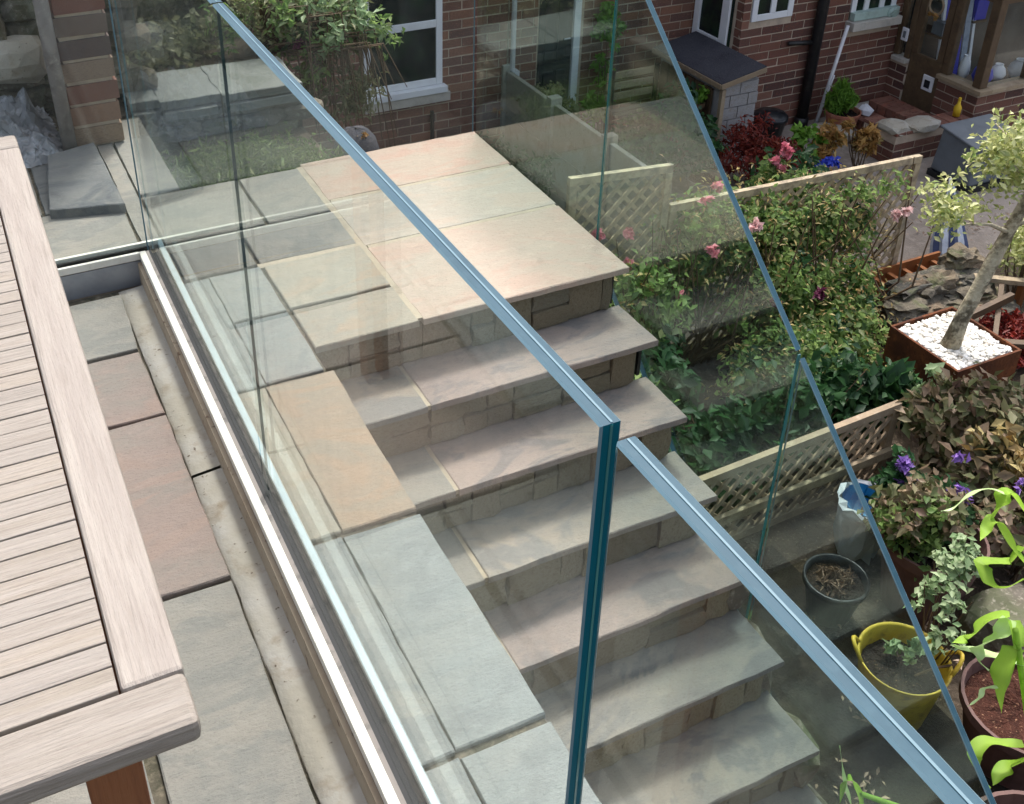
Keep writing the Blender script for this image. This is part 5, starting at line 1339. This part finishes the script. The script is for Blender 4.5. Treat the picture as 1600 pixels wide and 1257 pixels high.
# yellow flexible bucket
yb = thing('bucket', 'yellow flexible tub bucket full of dark soil beside the stairs', 'bucket', (2.93, 1.91, GZ))
BC = (2.93, 1.91, GZ)
obj('tub', MB().lathe(BC, [(0, .003), (.125, .003), (.135, .02), (.168, .27), (.178, .312), (.183, .318), (.178, .322), (.170, .312), (.160, .26), (.158, .24)], 40), 'bucket', yb, smooth=True)
obj('soil', MB().disc((BC[0], BC[1], BC[2] + .245), .157, 28, jit=.010), 'soil', yb)
for sg, ang in ((1, 2.5), (-1, -.62)):
    pts = []
    for k in range(9):
        t = k / 8 * math.pi
        aa = ang + (k / 8 - .5) * .62
        rr = .178 + .03 * math.sin(t)
        pts.append((BC[0] + rr * math.cos(aa), BC[1] + rr * math.sin(aa), BC[2] + .312 + .065 * math.sin(t)))
    obj('handle', MB().tube(pts, .0085, 8), 'bucket', yb, smooth=True)
leaves('weeds', [(2.98, 1.95, -1.90, .08, .07, .02)], 70, .045, 'leaf_pale', yb, seed=55)
tw = MB().tube([(2.95, 1.86, -1.945), (3.02, 1.83, -1.90), (3.09, 1.79, -1.875)], [.004, .005, .006], 6); obj('twig', tw, 'twig', yb)
# two brown pots right foreground
p1 = pot('plant_pot', 'wide brown pot of bare soil right of the yellow bucket', (3.22, 1.55, GZ), .24, .30, 'pot_mauve', 'soil_red')
p2 = pot('plant_pot', 'brown pot at the bottom right edge holding the lime plant', (2.62, 1.02, GZ), .26, .46, 'pot_mauve', 'soil_red')
mb = MB(); boulder(mb, (3.66, 1.92, GZ + .12), (.36, .28, .26), seed=77, amp=.3, sub=3); tag(obj('rock', mb, 'rubble'), 'grey rock right of the rose spray', 'rock')

# lime green curling strap plant, leaves stand well above the glass
lp = thing('strap_leaf_plant', 'bright lime plant with long curling strap leaves in the right foreground', 'plant', (2.45, 1.02, GZ + .4))
mb = MB()
for (a, b, c) in (((2.55, 1.02, GZ + .4), (2.35, 1.05, -1.1), (2.05, 1.08, -.42)), ((2.56, 1.0, GZ + .4), (2.4, 1.08, -1.0), (2.12, 1.16, -.22)), ((2.55, .99, GZ + .4), (2.3, .98, -1.2), (2.05, .95, -.66)), ((2.5, 1.08, GZ + .4), (2.25, 1.2, -1.5), (2.02, 1.32, -1.38))):
    mb.tube([a, b, c], [.014, .012, .008], 8)
obj('stem', mb, 'leaf_lime', lp, smooth=True, attr=True)
LV = [([(2.1, 1.144, -0.274), (2.08, 1.186, -0.238), (2.05, 1.217, -0.179), (2.02, 1.214, -0.195), (1.98, 1.194, -0.193)], .035, 'leaf_lime'),
      ([(2.12, 1.198, -0.159), (2.1, 1.234, -0.123), (2.08, 1.231, -0.15), (2.05, 1.229, -0.2), (2.02, 1.223, -0.216)], .04, 'leaf_lime'),
      ([(2.1, 1.237, -0.132), (2.06, 1.264, -0.118), (2.02, 1.281, -0.137), (1.98, 1.285, -0.167), (1.95, 1.295, -0.172)], .010, 'leaf_limepale'),
      ([(2.12, 1.169, -0.251), (2.1, 1.174, -0.301), (2.07, 1.186, -0.303), (2.04, 1.204, -0.312), (2.02, 1.163, -0.33), (2.02, 1.12, -0.30), (2.05, 1.104, -0.267)], .034, 'leaf_lime'),
      ([(2.1, 1.13, -0.45), (2.07, 1.156, -0.474), (2.04, 1.163, -0.514), (2.02, 1.172, -0.542), (1.98, 1.178, -0.535)], .046, 'leaf_lime'),
      ([(2.1, 1.128, -0.456), (2.06, 1.116, -0.486), (2.03, 1.131, -0.523), (2.02, 1.128, -0.562), (2.03, 1.095, -0.574)], .036, 'leaf_limepale'),
      ([(2.1, 1.124, -0.456), (2.08, 1.077, -0.49), (2.06, 1.076, -0.561), (2.05, 1.069, -0.62), (2.06, 1.044, -0.695)], .045, 'leaf_lime'),
      ([(2.12, 1.066, -0.57), (2.08, 1.11, -0.573), (2.04, 1.146, -0.572), (2.0, 1.166, -0.556), (1.97, 1.175, -0.535)], .034, 'leaf_limepale'),
      ([(2.12, 0.993, -0.796), (2.08, 1.017, -0.802), (2.04, 1.043, -0.803), (2.0, 1.038, -0.825), (1.99, 1.004, -0.853), (2.0, 0.971, -0.869)], .032, 'leaf_lime'),
      ([(2.12, 0.978, -0.843), (2.1, 0.992, -0.874), (2.06, 0.994, -0.885), (2.03, 0.982, -0.892)], .036, 'leaf_lime'),
      ([(2.05, 1.069, -0.62), (2.02, 1.084, -0.628), (2.0, 1.077, -0.644), (1.97, 1.081, -0.662)], .010, 'leaf_limepale'),
      ([(2.02, 1.337, -1.473), (2.0, 1.357, -1.4), (1.98, 1.366, -1.326), (1.97, 1.4, -1.219)], .012, 'leaf_limepale'),
      ([(2.03, 1.313, -1.446), (2.02, 1.331, -1.393), (2.0, 1.351, -1.338), (1.98, 1.355, -1.368), (1.97, 1.344, -1.433)], .026, 'leaf_lime')]
for pts, w, mm in LV:
    mb = MB(); ribbon(mb, pts, w * 1.45, up=(.35, .25, .9), fold=.35, wob=.002)
    obj('leaf', mb, mm, lp, smooth=True, attr=True)
plant('weeds', 'dry straw coloured weeds at the bottom of the stair side', 'weeds', (2.0, 1.2, GZ), [(2.02, 1.15, -2.1, .14, .12, .06), (2.3, 1.5, -2.15, .16, .16, .03)], 260, .09, 'straw_dry', 61, stems=0, asp=.08, flat=.1)

rgl = np.random.default_rng(9)
lit = leaves('leaf_litter', [(2.3, 1.6, GZ + .012, .5, 1.1, .002), (2.9, 2.2, GZ + .012, .5, .5, .002), (6.1, 4.9, GZ + .012, 1.2, .4, .002), (3.6, 1.9, GZ + .012, .6, .6, .002)], 900, .035, 'straw_dry', None, seed=71, flat=3.0, asp=.4, clump=1.2)
tag(lit, 'scattered dry leaves and bits on the ground', 'litter', kind='stuff')

GROUPS = {'balustrade': 'frameless glass balustrades', 'trellis': 'timber trellis panels', 'plant pot': 'plant pots in the garden', 'shrub': 'garden shrubs', 'flowers': 'flowering plants in the garden',
          'stone': 'loose stones', 'house': 'brick houses behind the garden', 'raised bed': 'raised beds', 'stone wall': 'garden stone walls', 'bottle': 'bottles by the conservatory'}
for o in bpy.data.objects:
    if o.parent is None and o.get('category') in GROUPS:
        o['group'] = GROUPS[o['category']]
